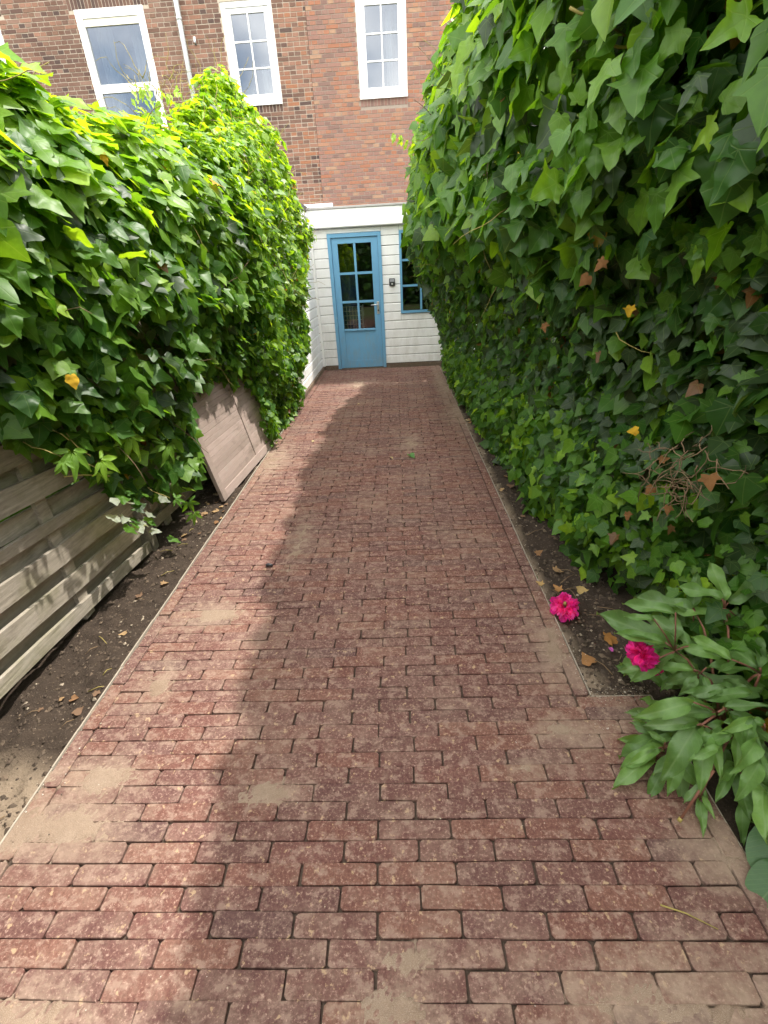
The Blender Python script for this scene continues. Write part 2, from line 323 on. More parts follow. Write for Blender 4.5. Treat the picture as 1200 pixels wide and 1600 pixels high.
def path_sheet():
    V = []; T = []
    for (x0, x1, y0, y1, st) in ((XL, XR, -.4, 2.2, .0085), (XR, XP, -.4, YC, .0085), (XL, XR, 2.2, YE, .02)):
        nx = int((x1 - x0) / st); ny = int((y1 - y0) / st); b = len(V)
        V += [(x, y, sand_h(x, y)) for y in np.linspace(y0, y1, ny) for x in np.linspace(x0, x1, nx)]
        i = (np.arange((ny - 1) * nx).reshape(ny - 1, nx)[:, :-1].ravel() + b)
        T += [np.stack([i, i + 1, i + nx + 1], 1), np.stack([i, i + nx + 1, i + nx], 1)]
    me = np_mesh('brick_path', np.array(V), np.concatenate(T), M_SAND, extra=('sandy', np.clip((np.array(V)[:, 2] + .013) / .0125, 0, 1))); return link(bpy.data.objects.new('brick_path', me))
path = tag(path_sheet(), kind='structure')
BL, BW = .2144, .0556                              # paver length and width, joints come on top
PAL = [(.162, .076, .061), (.152, .076, .062), (.174, .082, .062), (.144, .075, .062), (.186, .09, .066), (.157, .082, .068), (.139, .071, .060), (.169, .087, .071), (.127, .07, .061), (.165, .075, .057)]
def paver(lx, ly, seed, hz=.045):
    r = random.Random(seed); c = .0045; b = .0019; o = []
    for sx, sy in ((-1, -1), (1, -1), (1, 1), (-1, 1)):
        k = c * r.uniform(.6, 2.1); X = sx * lx / 2 + r.uniform(-.0012, .0012); Y = sy * ly / 2 + r.uniform(-.0012, .0012)
        p, q = (X - sx * k, Y), (X, Y - sy * k); o += [p, q] if sx * sy < 0 else [q, p]
    ring = lambda ins, z: [(x - math.copysign(ins, x), y - math.copysign(ins, y), z) for x, y in o]
    V = ring(0, -hz) + ring(0, -b * 1.3) + ring(b * .45, -b * .35) + ring(b * 1.3, 0.); T = []
    for k in range(3):
        for i in range(8):
            j = (i + 1) % 8; a, b2, c2, d = k * 8 + i, k * 8 + j, k * 8 + 8 + j, k * 8 + 8 + i; T += [(a, b2, c2), (a, c2, d)]
    T += [(24, 24 + i, 25 + i) for i in range(1, 7)]
    return np.array(V), np.array(T)
def place_bricks(items, keep, mat, parent, name='brick'):
    """items: (key, V, T, tint index, palette, matrix np4x4); the `keep` largest in view become objects, the rest one mesh"""
    cen = np.array([it[5][:3, 3] for it in items]); pr = project(cen); size = np.array([it[6] for it in items]) / np.maximum(pr[:, 2], .2)
    vis = (pr[:, 2] > .1) & (pr[:, 0] > -60) & (pr[:, 0] < 1260) & (pr[:, 1] > -40) & (pr[:, 1] < 1650)
    order = np.argsort(-(size * vis)); top = set(order[:keep].tolist()); cache = {}; VV = []; TT = []; CC = []; n = 0; pi = pinv(parent)
    for k, it in enumerate(items):
        key, V, T, ti, pal, mtx, _ = it
        if k in top:
            if (key, ti) not in cache: cache[key, ti] = np_mesh(name, V, T, mat, tint=pal[ti], smooth=False)
            o = bpy.data.objects.new(name, cache[key, ti]); link(o, parent); o.matrix_parent_inverse = pi; o.matrix_basis = Matrix(mtx.tolist())
        else:
            VV.append(V @ mtx[:3, :3].T + mtx[:3, 3]); TT.append(T + n); CC.append(np.repeat([pal[ti]], len(V), 0)); n += len(V)
    if VV:
        o = bpy.data.objects.new(name + 'work', np_mesh(name + 'work', np.concatenate(VV), np.concatenate(TT), mat, tint=np.concatenate(CC), smooth=False))
        link(o, parent); o.matrix_parent_inverse = pi; o['kind'] = 'stuff'
def mtx(x, y, z, rz=0., rx=0., ry=0.):
    return np.array(Matrix.Translation((x, y, z)) @ Matrix.Rotation(rz, 4, 'Z') @ Matrix.Rotation(rx, 4, 'X') @ Matrix.Rotation(ry, 4, 'Y'))
SH = {}
def shape(lx, ly, v):
    k = (round(lx, 3), round(ly, 3), v)
    if k not in SH: SH[k] = paver(lx, ly, hash(k) & 0xffff)
    return k, *SH[k]
items = []; rowp = .0566; y = -.36; row = 0
while y < YE - .03:
    xr = (XP if y < YC - .03 else XR) - .066; xl = XL + .064; p = BL + .0045
    wob = .004 * nz(0, y * 1.7); x = xl + (-(p / 2) if row % 2 else 0) + random.uniform(-.012, .012) - (p if row % 2 == 0 else 0)
    while x < xr - .02:
        a, b = max(x, xl), min(x + BL, xr)
        if b - a > .035:
            ln = b - a; ln = ln if ln < BL - .002 else BL + random.choice((-.003, -.001, 0, .0015)); k, V, T = shape(round(ln / .004) * .004 if ln < BL - .006 else ln, BW + random.choice((-.002, -.001, 0, .001)), random.randrange(3))
            cx = (a + b) / 2
            items.append((k, V, T, min(9, int(abs(random.gauss(0, 4)))) if random.random() < .8 else random.randrange(10), PAL, mtx(cx, y + wob + .006 * nz(cx * .8, y * .6, 4) + random.gauss(0, .0008), random.gauss(0, .0013), random.gauss(0, .007), random.gauss(0, .016), random.gauss(0, .006)), ln))
        x += p
    y += rowp; row += 1
def strip(x, y0, y1, along='y'):
    t = y0
    while t < y1 - .05:
        ln = min(BL, y1 - t); k, V, T = shape(round(ln, 3), BW, random.randrange(3)); c = t + ln / 2
        m = mtx(x + random.gauss(0, .001), c, random.gauss(0, .001), math.pi / 2 + random.gauss(0, .006), 0, 0) if along == 'y' else mtx(c, x, random.gauss(0, .001), random.gauss(0, .004))
        items.append((k, V, T, random.randrange(10), PAL, m, ln)); t += BL + .005
strip(XL + .032, -.4, YE - .02); strip(XR - .032, YC + .005, YE - .02); strip(XP - .032, -.4, YC - .06); strip(YC - .032, XR - .06, XP - .005, 'x')
place_bricks(items, 300, M_PAVER, path)
for nm, a in (('edging_strip_left', (XL - .0065, XL - .001, -.4, 5.75, -.09, .003)), ('edging_strip_right', (XR + .001, XR + .005, YC + .01, 8.0, -.09, -.006)), ('edging_strip_near', (XP + .001, XP + .005, -.4, YC, -.09, -.005)), ('edging_strip_corner', (XR + .001, XP + .005, YC + .001, YC + .005, -.09, -.006))):
    m = MB(); x0, x1, y0, y1, z0, z1 = a; n = 40
    for i in range(n if y1 - y0 > .5 else 1):
        nn = n if y1 - y0 > .5 else 1; ya = y0 + (y1 - y0) * i / nn; yb = y0 + (y1 - y0) * (i + 1) / nn; d = .003 * nz(ya * 2, x0) if nn > 1 else 0
        m.box(x0 + d, x1 + d, ya, yb, z0, z1 + .006 * nz(ya * 3, 2))
    tag(m.build(nm, M_CONC), kind='structure')

# ------------------------------------------------------------------ brick houses
YB = 11.0; JOINT = -1.376
def boxm(V0):
    x0, x1, y0, y1, z0, z1 = V0; V = np.array([(x, y, z) for z in (z0, z1) for y in (y0, y1) for x in (x0, x1)])
    T = []
    for a, b, c, d in ((4, 5, 7, 6), (0, 1, 5, 4), (0, 2, 3, 1), (0, 4, 6, 2), (1, 3, 7, 5)): T += [(a, b, c), (a, c, d)]
    return V, np.array(T)
PAL_D = [(.15, .085, .062), (.20, .115, .08), (.26, .14, .095), (.115, .068, .055), (.225, .125, .09), (.09, .06, .052), (.28, .13, .08), (.18, .105, .078), (.32, .145, .08), (.16, .095, .072), (.25, .155, .115), (.30, .16, .11)]
PAL_R = [(.33, .165, .112), (.305, .16, .118), (.36, .165, .10), (.285, .16, .125), (.38, .205, .13), (.315, .175, .13), (.35, .155, .092), (.28, .165, .132), (.39, .24, .155), (.22, .135, .11), (.30, .165, .128), (.35, .19, .135)]
def house(name, label, x0, x1, holes, pal, mortar, soldiers):
    h = empty(name, ((x0 + x1) / 2, YB, 0), label, 'house')
    # mortar wall with openings: vertical strips between the openings
    m = MB(); xs = sorted({x0, x1, *[q for hh in holes for q in hh[:2]]}); zt = 6.3
    for a, b in zip(xs[:-1], xs[1:]):
        z = 0.
        for hh in sorted([q for q in holes if q[0] <= a + 1e-6 and q[1] >= b - 1e-6], key=lambda q: q[2]):
            if hh[2] > z: m.box(a, b, YB, YB + .22, z, hh[2])
            z = hh[3]
        if z < zt: m.box(a, b, YB, YB + .22, z, zt)
    wall = m.build('wall', mortar, h); box('upper_wall', M_UPPER, h, x0, x1, YB - .004, YB + .22, zt, 9.3)
    r = MB(); r.box(x0, x1, YB - .25, YB + 6, 9.3, 9.5); r.build('roof', M_ROOF, h)
    items = []; cache = {}; pitch = .0622
    for row in range(int(2.35 / pitch), int(zt / pitch)):
        z = row * pitch; hdr = row % 2; ln = .1 if hdr else .21; p = ln + .0115; off = {0: 0, 1: .0, 2: .1108, 3: 0}[row % 4]; x = x0 + off - (.0554 if hdr else .1108)
        while x < x1:
            spans = [(max(x, x0 + .001), min(x + ln, x1 - .001))]
            for (a, b, c, d) in holes + soldiers:
                if z + .05 > c - .004 and z < d + .004:
                    ns = []
                    for s, e in spans:
                        if e <= a - .004 or s >= b + .004: ns.append((s, e))
                        else:
                            if s < a - .03: ns.append((s, a - .006))
                            if e > b + .03: ns.append((b + .006, e))
                    spans = ns
            for s, e in spans:
                if e - s > .02:
                    q = round((e - s) / .01) * .01
                    if (q, hdr) not in cache: cache[q, hdr] = boxm((-q / 2, q / 2, 0, .03, 0, .0505))
                    V, T = cache[q, hdr]; cx = (s + e) / 2
                    bias = nz(cx * .9, z * .9, 3 if pal is PAL_D else 8); ti = random.randrange(len(pal))
                    if pal is PAL_D: ti = random.choice((0, 3, 5, 9, 7)) if bias + random.uniform(-.4, .4) > .12 else random.choice((1, 2, 4, 7, 10, 0, 9, 11))
                    if pal is PAL_D and cx > -1.9 and random.random() < .55: ti = random.choice((6, 8, 2, 11))
                    items.append(((q, hdr), V, T, ti, pal, mtx(cx, YB - .006 + random.gauss(0, .0015), z + random.gauss(0, .001), 0, 0, random.gauss(0, .006)), e - s))
            x += p
    for (a, b, c, d) in soldiers:
        n = int((b - a) / .0605); V, T = boxm((-.0245, .0245, 0, .03, 0, d - c - .008))
        for i in range(n): items.append((('s', round(d - c, 3)), V, T, random.choice((0, 3, 5, 9)) if pal is PAL_D else random.choice((3, 7, 9, 10)), pal, mtx(a + (i + .5) * (b - a) / n, YB - .006, c + .003, 0, 0, random.gauss(0, .012)), .06))
    place_bricks(items, 300, M_WBRICK, wall)
    return h
def bars(o, name, mat, lst): return [box(name, mat, o, *q) for q in lst]
def window(parent, x0, x1, z0, z1, Y, fr, sash, cols, rows, bar, mat, glass, botextra=0., label=None, dep=.07, rec=0.):
    """outer frame (the part), sash rails, glazing bars and panes as its pieces"""
    Y = Y + rec; m = MB(); y0, y1 = Y - .02, Y + dep
    m.box(x0, x0 + fr, y0, y1, z0, z1); m.box(x1 - fr, x1, y0, y1, z0, z1); m.box(x0 + fr, x1 - fr, y0, y1, z1 - fr, z1); m.box(x0 + fr, x1 - fr, y0, y1, z0, z0 + fr)
    o = m.build('window', mat, parent)
    if label: o['label'] = label
    a0, a1, b0, b1 = x0 + fr + .004, x1 - fr - .004, z0 + fr + .004, z1 - fr - .004; ys, ye = Y + .0, Y + .045
    if sash:
        s = MB(); s.box(a0, a0 + sash, ys, ye, b0, b1); s.box(a1 - sash, a1, ys, ye, b0, b1); s.box(a0 + sash, a1 - sash, ys, ye, b1 - sash, b1); s.box(a0 + sash, a1 - sash, ys, ye, b0, b0 + sash + botextra); s.build('sash', mat, o)
        a0 += sash; a1 -= sash; b0 += sash + botextra; b1 -= sash
    cw = (a1 - a0) / cols; rh = (b1 - b0) / rows
    for i in range(1, cols): box('glazing_bar', mat, o, a0 + i * cw - bar / 2, a0 + i * cw + bar / 2, ys + .004, ye - .006, b0, b1)
    for j in range(1, rows):
        for i in range(cols): box('glazing_bar', mat, o, a0 + i * cw + (bar / 2 if i else 0), a0 + (i + 1) * cw - (bar / 2 if i < cols - 1 else 0), ys + .006, ye - .006, b0 + j * rh - bar / 2, b0 + j * rh + bar / 2)
    for i in range(cols):
        for j in range(rows):
            box('pane', glass, o, a0 + i * cw + (bar / 2 if i else 0) + .001, a0 + (i + 1) * cw - (bar / 2 if i < cols - 1 else 0) - .001, Y + .022, Y + .026, b0 + j * rh + (bar / 2 if j else 0) + .001, b0 + (j + 1) * rh - (bar / 2 if j < rows - 1 else 0) - .001)
    return o
W1 = (-5.39, -4.18, 3.35, 5.70); W0 = (-8.0, -6.79, 3.35, 5.70); W2 = (-2.845, -1.955, 4.275, 5.665); W3 = (-.517, .352, 4.255, 5.645)
hl = house('terraced_house', 'terraced house of mixed dark brown brick with pale joints and a zinc drainpipe', -9.5, JOINT - .002, [W0, W1, W2], PAL_D, M_MORTAR_L,
           [(W2[0], W2[1], W2[2] - .112, W2[2]), (W1[0] - .1, W1[1] + .1, W1[3], W1[3] + .21), (W0[0] - .1, W0[1] + .1, W0[3], W0[3] + .21)])
hr = house('terraced_house', 'terraced house of redder, even brick with grey joints above the blue door', JOINT + .002, 5.0, [W3], PAL_R, M_MORTAR_R, [(W3[0], W3[1], W3[2] - .112, W3[2])])
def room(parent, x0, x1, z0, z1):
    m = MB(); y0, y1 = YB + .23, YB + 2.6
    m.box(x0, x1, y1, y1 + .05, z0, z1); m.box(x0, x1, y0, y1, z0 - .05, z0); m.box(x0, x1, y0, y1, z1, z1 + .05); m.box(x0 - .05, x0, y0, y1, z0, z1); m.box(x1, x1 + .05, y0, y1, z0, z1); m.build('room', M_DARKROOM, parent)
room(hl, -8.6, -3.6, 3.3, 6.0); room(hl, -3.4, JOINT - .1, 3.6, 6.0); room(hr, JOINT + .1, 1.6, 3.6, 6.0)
def curtain(parent, x0, x1, z0, z1, y):
    n = 14; V = []; f = []
    for i in range(n + 1):
        x = x0 + (x1 - x0) * i / n; yy = y + .03 * math.sin(i * 1.9)
        V += [(x, yy, z0), (x + .02 * math.sin(i), yy, z1)]
    m = MB(); m.v = V; m.f = [(2 * i, 2 * i + 2, 2 * i + 3, 2 * i + 1) for i in range(n)]; o = m.build('curtain', M_CURTAIN, parent, True); s = o.modifiers.new('s', 'SOLIDIFY'); s.thickness = .004; return o
def big_window(W, lab):
    o = window(hl, *W, YB, .115, 0, 1, 1, .02, M_WHITE, M_GLASSUP, label=lab)
    for c in [q for q in o.children if q.name.startswith('pane')]: bpy.data.objects.remove(c)
    x0, x1, z0, z1 = W[0] + .115, W[1] - .115, W[2] + .115, W[3] - .115
    box('transom', M_WHITE, o, x0, x1, YB - .008, YB + .06, 4.59, 4.71); box('vent_strip', plain('cream_vent', (.72, .68, .56), .5, .4), o, x0 + .002, x1 - .002, YB - .002, YB + .05, z1 - .10, z1 - .004)
    box('pane', M_GLASSUP, o, x0 + .001, x1 - .001, YB + .022, YB + .026, 4.711, z1 - .101); box('pane', M_GLASSUP, o, x0 + .001, x1 - .001, YB + .022, YB + .026, z0, 4.589)
    curtain(hl, x0 + .02, x0 + .30, 3.4, 5.6, YB + .3); curtain(hl, x1 - .32, x1 - .02, 3.4, 5.6, YB + .3)
big_window(W1, 'tall white window with a cream vent strip'); big_window(W0, 'white window cut off by the left edge of the photo')
w2 = window(hl, *W2, YB, .075, .07, 2, 3, .022, M_WHITE, M_GLASSUP, .012, 'white six-pane window', rec=.035); curtain(hl, W2[1] - .36, W2[1] - .22, 4.3, 4.9, YB + .28)
w3 = window(hr, *W3, YB, .075, .07, 2, 3, .022, M_WHITE, M_GLASSUP, .012, 'white six-pane window over the door', rec=.035); curtain(hr, W3[1] - .36, W3[1] - .26, 4.3, 5.5, YB + .28)
for hh, W in ((hl, W2), (hr, W3)):
    box('window_sill', M_WHITE, hh, W[0] - .002, W[1] + .002, YB - .05, YB - .022, W[2] - .012, W[2] + .03)
box('card', plain('grey_card', (.5, .52, .55), .8, .2), w2, W2[0] + .16, W2[0] + .38, YB + .06, YB + .07, W2[2] + .155, W2[2] + .24)
pp = MB(); pp.tube([(-3.565, YB - .07, 2.2), (-3.565, YB - .07, 9.2)], .042, n=12); pipe = pp.build('drainpipe', M_ZINC, hl, True)
for z in (3.6, 5.45, 7.2):
    b = MB(); b.tube([(-3.565, YB - .07, z), (-3.565, YB - .07, z + .045)], .047, n=12); b.box(-3.58, -3.55, YB - .03, YB, z + .008, z + .035); b.build('pipe_bracket', M_ZINC, pipe, True)
b = MB(); b.tube([(-3.37, YB - .02, 5.15), (-3.37, YB - .05, 5.17), (-3.36, YB - .05, 5.24)], .02, n=8); b.build('pipe_stub', M_ZINC, hl, True)

# ------------------------------------------------------------------ white weatherboarded extension with the blue door
YD = 8.136
ext = empty('garden_extension', (.2, YD, 0), 'white weatherboarded ground-floor extension with flat roof and blue door', 'extension')
BP = .1345
def boards(parent, x0, x1, zt=2.065, zb=.058, holes=()):
    k = 0; z = zb
    while z < zt - .02:
        z1 = min(z + BP, zt); spans = [(x0, x1, z, z1)]
        for (a, b, c, d) in holes:
            ns = []
            for (s, e, u, v) in spans:
                if v <= c or u >= d or e <= a or s >= b: ns.append((s, e, u, v)); continue
                if s < a: ns.append((s, a, u, v))
                if e > b: ns.append((b, e, u, v))
                if u < c - .01: ns.append((max(s, a), min(e, b), u, c))
                if v > d + .01: ns.append((max(s, a), min(e, b), d, v))
            spans = ns
        for (s, e, u, v) in spans:
            if e - s > .02:
                m = MB(); y = YD + random.uniform(-.0015, .0015); b = len(m.v); g = .006; t = .022           # shiplap profile: chamfer at the top, groove below
                prof = [(y + .012, u + .003), (y, u + .008), (y, v - .015), (y + .017, v - .002), (y + t, v - .002), (y + t, u + .003)]
                s2, e2 = s + .0015, e - .0015
                m.v = [(s2, p, q) for p, q in prof] + [(e2, p, q) for p, q in prof]; n = 6
                m.f = [(i, (i + 1) % n + 0, (i + 1) % n + n, i + n) for i in range(n)] + [tuple(reversed(range(n))), tuple(range(n, 2 * n))]
                m.build('board', M_SIDING, parent)
        z += BP; k += 1
DX0, DX1, DZ = -1.012, -.19, 1.995; WX0, WX1, WZ0, WZ1 = .086, .745, .838, 1.993
boards(ext, -1.235, 1.9, holes=((DX0, DX1, 0, DZ), (WX0, WX1, WZ0, WZ1)))
m = MB(); 
for a in ((-1.26, DX0, .0, 2.3), (DX1, WX0, 0, 2.3), (WX1, 1.9, 0, 2.3), (DX0, DX1, DZ, 2.3), (WX0, WX1, WZ1, 2.3), (WX0, WX1, 0, WZ0)): m.box(a[0], a[1], YD + .024, YD + .12, a[2], a[3])
m.build('backing_wall', M_DARKGAP, ext)
box('plinth', M_PLINTH, ext, DX1 + .004, 1.9, YD - .012, YD + .02, -.05, .055); box('plinth', M_PLINTH, ext, -1.25, DX0 - .004, YD - .012, YD + .02, -.05, .055)
box('corner_trim', M_SIDING, ext, -1.275, -1.236, YD - .034, YD + .02, .058, 2.07)
box('fascia', M_WHITE, ext, -1.32, 1.95, YD - .085, YD - .055, 2.075, 2.305, bev=.004); box('soffit', M_SIDING, ext, -1.30, 1.94, YD - .054, YD + .1, 2.068, 2.084)
box('roof_edging', M_LEAD, ext, -1.34, 1.97, YD - .10, YD - .02, 2.306, 2.335, bev=.004); box('roof', M_ROOF, ext, -1.30, 1.95, YD - .02, YB - .02, 2.25, 2.325)
box('side_wall', M_SIDING, ext, 1.9, 1.95, YD, YB - .02, 0, 2.25)
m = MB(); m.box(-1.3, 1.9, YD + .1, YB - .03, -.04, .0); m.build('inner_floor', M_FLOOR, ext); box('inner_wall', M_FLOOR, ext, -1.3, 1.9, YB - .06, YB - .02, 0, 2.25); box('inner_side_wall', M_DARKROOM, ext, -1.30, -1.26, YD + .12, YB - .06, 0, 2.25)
# door frame, door leaf
fr = MB(); fw = .052
fr.box(DX0, DX0 + fw, YD - .022, YD + .07, 0.004, DZ); fr.box(DX1 - fw, DX1, YD - .022, YD + .07, .004, DZ); fr.box(DX0 + fw, DX1 - fw, YD - .022, YD + .07, DZ - fw, DZ)
fr.build('door_frame', M_BLUE, ext)
lx0, lx1, lz0, lz1 = DX0 + fw + .004, DX1 - fw - .004, .012, DZ - fw - .006; gy0, gy1 = YD + .002, YD + .042
px0, px1, pz0, pz1 = -.862, -.345, .632, 1.862
d = MB(); d.box(lx0, px0, gy0, gy1, lz0, lz1); d.box(px1, lx1, gy0, gy1, lz0, lz1); d.box(px0, px1, gy0, gy1, pz1, lz1); d.box(px0, px1, gy0 + .002, gy1, .595, pz0); d.box(px0, px1, gy0 + .003, gy1, lz0, .13)
door = d.build('door', M_BLUE, ext); door['label'] = 'blue half-glazed door with six panes'
box('panel', M_BLUE, door, px0, px1, gy0 + .011, gy1 - .006, .13, .595)
for s in (px0, px1): box('panel_bead', M_BLUE, door, s - .006, s + .006, gy0 - .006, gy0 + .012, .03, .60)
box('drip_rail', M_BLUE, door, px0 - .004, px1 + .004, gy0 - .014, gy0 + .004, .602, .632, bev=.004)
bw = .034; cx = (px0 + px1) / 2; zr = [pz0 + (pz1 - pz0) * k / 3 for k in range(4)]
box('glazing_bar', M_BLUE, door, cx - bw / 2, cx + bw / 2, gy0 + .004, gy1 - .004, pz0, pz1)
for k in (1, 2):
    for (a, b) in ((px0, cx - bw / 2), (cx + bw / 2, px1)): box('glazing_bar', M_BLUE, door, a, b, gy0 + .006, gy1 - .004, zr[k] - bw / 2, zr[k] + bw / 2)
for (a, b) in ((px0, cx - bw / 2), (cx + bw / 2, px1)):
    for k in range(3): box('pane', M_GLASS, door, a + .001, b - .001, gy0 + .02, gy0 + .024, zr[k] + (bw / 2 if k else 0) + .001, zr[k + 1] - (bw / 2 if k < 2 else 0) - .001)
hd = box('handle_plate', M_STEEL, door, -.302, -.262, gy0 - .008, gy0 - .0005, .845, 1.03, bev=.003)
lv = MB(); lv.tube([(-.282, gy0 - .008, .985), (-.282, gy0 - .05, .985), (-.30, gy0 - .056, .985), (-.395, gy0 - .056, .983)], .0095, n=8); lv.build('lever', M_STEEL, door, True)
kh = MB(); kh.tube([(-.282, gy0 - .0125, .90), (-.282, gy0 - .007, .90)], .012, n=10); kh.build('keyhole', M_BLACK, door)
for z in (.25, 1.0, 1.7):
    hg = MB(); hg.tube([(lx0 - .002, gy0 - .006, z), (lx0 - .002, gy0 - .006, z + .09)], .007, n=8); hg.build('hinge', M_BLUE, door)
box('doorstep', M_PLINTH, ext, DX0, DX1, YD - .02, YD + .10, -.05, .0035)
# side window
ew = window(ext, WX0, WX1, WZ0, WZ1, YD - .004, .034, 0, 2, 3, .03, M_BLUE, M_GLASS, label='blue-framed window half hidden by ivy')
# intercom beside the door
ic = empty('intercom', (-.042, YD - .02, 1.245), 'small dark square doorbell plate on the white boards right of the blue door', 'doorbell')
box('case', M_BLACK, ic, -.088, .003, YD - .028, YD - .001, 1.245, 1.352, bev=.006); box('name_plate', plain('grey_plate', (.30, .31, .33), .4, .5), ic, -.078, -.007, YD - .031, YD - .0285, 1.303, 1.342); box('push_button', M_STEEL, ic, -.055, -.030, YD - .034, YD - .0285, 1.258, 1.284, bev=.003)
# things seen through the door
cb = empty('storage_cabinet', (-.8, 9.1, 0), 'dark blue cabinet standing inside behind the left door panes', 'cabinet')
box('carcass', M_BLUEPANEL, cb, -1.18, -.69, 9.0, 9.5, .001, 1.45, bev=.008); box('cabinet_door', M_BLUEPANEL, cb, -1.16, -.71, 8.98, 8.999, .05, 1.42, bev=.004)
wb = empty('wire_basket', (-.8, 8.7, 0), 'white wire grid basket seen through the bottom left door pane', 'basket')
for i in range(8):
    for nm, pts in (('upright_wire', [(-.95 + i * .052, 8.62, .35), (-.95 + i * .052, 8.62, .95)]),): MB().tube(pts, .004, n=5).build(nm, M_WIRE, wb)
for i in range(9): MB().tube([(-.96, 8.625, .38 + i * .07), (-.575, 8.625, .38 + i * .07)], .004, n=5).build('cross_wire', M_WIRE, wb)
for x in (-.955, -.58):
    MB().tube([(x, 8.63, 0.004), (x, 8.63, .95)], .008, n=6).build('leg', M_WIRE, wb); MB().tube([(x, 8.9, .004), (x, 8.9, .95)], .008, n=6).build('leg', M_WIRE, wb); MB().tube([(x, 8.63, .38), (x, 8.9, .38)], .006, n=6).build('rail', M_WIRE, wb)

# white shed side on the left
sh = empty('garden_shed', (-2.4, 7, 0), 'white boarded shed with its sunlit side along the path left of the door', 'shed')
SX = -1.272; z = .058
box('frame_wall', M_DARKGAP, sh, SX - .12, SX - .024, 5.75, YD - .03, 0, 2.3)
while z < 2.28:
    v = min(z + BP, 2.285); m = MB(); x = SX + random.uniform(-.002, .002)
    prof = [(x - .012, z + .004), (x, z + .009), (x, v - .016), (x - .018, v - .003), (x - .023, v - .003), (x - .023, z + .004)]
    m.v = [(p, 5.74, q) for p, q in prof] + [(p, YD - .034, q) for p, q in prof]; n = 6; m.f = [((i + 1) % n, i, i + n, (i + 1) % n + n) for i in range(n)] + [tuple(range(n)), tuple(reversed(range(n, 2 * n)))]
    m.build('board', M_SIDING, sh); z += BP
box('plinth', M_PLINTH, sh, SX - .02, SX + .018, 5.76, YD - .02, -.05, .056); box('end_wall', M_SIDING, sh, -3.6, SX - .024, 5.70, 5.749, 0, 2.3); box('roof', M_ROOF, sh, -3.7, SX + .0, 5.66, YD + 2.75, 2.29, 2.36)
box('fascia', M_WHITE, sh, -3.7, SX + .12, YB - .36, YB - .33, 2.58, 2.665); box('upstand', M_LEAD, sh, -3.7, SX + .1, YB - .329, YB - .03, 2.362, 2.655)

# ------------------------------------------------------------------ left fence and the leaning panel
SL = -.07
def fence(y0, y1, x0, x1, top, zrow, batt, label):
    f = empty('garden_fence', ((x0 + x1) / 2, (y0 + y1) / 2, 0), label, 'fence', 'grey lapped-board fence panels on the left')
    def bd(za, zb, off, ya, yb, tw=0.):
        m = MB(); n = 12
        for i in range(n + 1):
            t = i / n; y = ya + (yb - ya) * t; x = x0 + (x1 - x0) * (y - y0) / (y1 - y0) + off + .004 * nz(y * 2, za * 9) + tw * (t - .5); dz = SL * (y - 1.5) + .004 * nz(y * 3, za * 7, 2)
            k = len(m.v); m.v += [(x, y, za + dz), (x, y, zb + dz + .003 * nz(y * 9, zb * 5)), (x - .017, y, zb + dz), (x - .017, y, za + dz)]
            if i: m.f += [(k - 4, k - 3, k + 1, k), (k - 3, k - 2, k + 2, k + 1), (k - 2, k - 1, k + 3, k + 2), (k - 1, k - 4, k, k + 3)]
        m.f += [(3, 2, 1, 0), (k, k + 1, k + 2, k + 3)]; m.build('board', M_WOOD, f)
    for (za, zb) in zrow: bd(za, zb, .0, y0, y1 + random.uniform(-.05, .02))
    zz = sorted(zrow)
    for (a, b), (c, d) in zip(zz[:-1], zz[1:]):
        if b < .50 or b > .6: bd(b - .03, c + .035, -.040, y0, y1)
        else: bd(b - .005, c - .03, -.040, y0, y1, .02)
    for yb in batt:
        m = MB(); dz = SL * (yb - 1.5); xx = x0 + (x1 - x0) * (yb - y0) / (y1 - y0); m.box(xx - .0395, xx - .0175, yb, yb + .068, .01, top); m.build('batten', M_WOOD, f)
    return f
def post(x, y, z1, label):
    o = box('fence_post', M_WOOD, None, x - .10, x - .035, y, y + .068, -.06, z1, bev=.004); return tag(o, label, 'fence post', 'fence posts along the left bed')
rows = [(.068, .135), (.205, .297), (.366, .462), (.535, .585), (.695, .798), (.865, .965), (1.03, 1.13), (1.2, 1.3), (1.37, 1.47), (1.54, 1.64)]
fence(.55, 2.40, -1.60, -1.585, 1.68, rows, (1.0, 1.76), 'weathered grey fence panel of lapped boards in the left foreground')
fence(2.56, 4.34, -1.60, -1.60, 1.68, [(a + .09, b + .09) for a, b in rows], (2.72, 3.4, 4.1), 'overgrown fence panel behind the leaning board')
fence(-1.45, .40, -1.60, -1.60, 1.68, rows, (0., -.9), 'nearest fence panel, beside the camera')
fence(4.50, 5.66, -1.60, -1.60, 1.68, [(a + .2, b + .2) for a, b in rows], (5.0,), 'ivy-covered fence panel next to the shed')
for y_, lab in ((2.45, 'fence post where the first two panels meet'), (.44, 'fence post beside the camera'), (4.40, 'fence post behind the leaning board')): post(-1.56, y_, 1.75, lab)

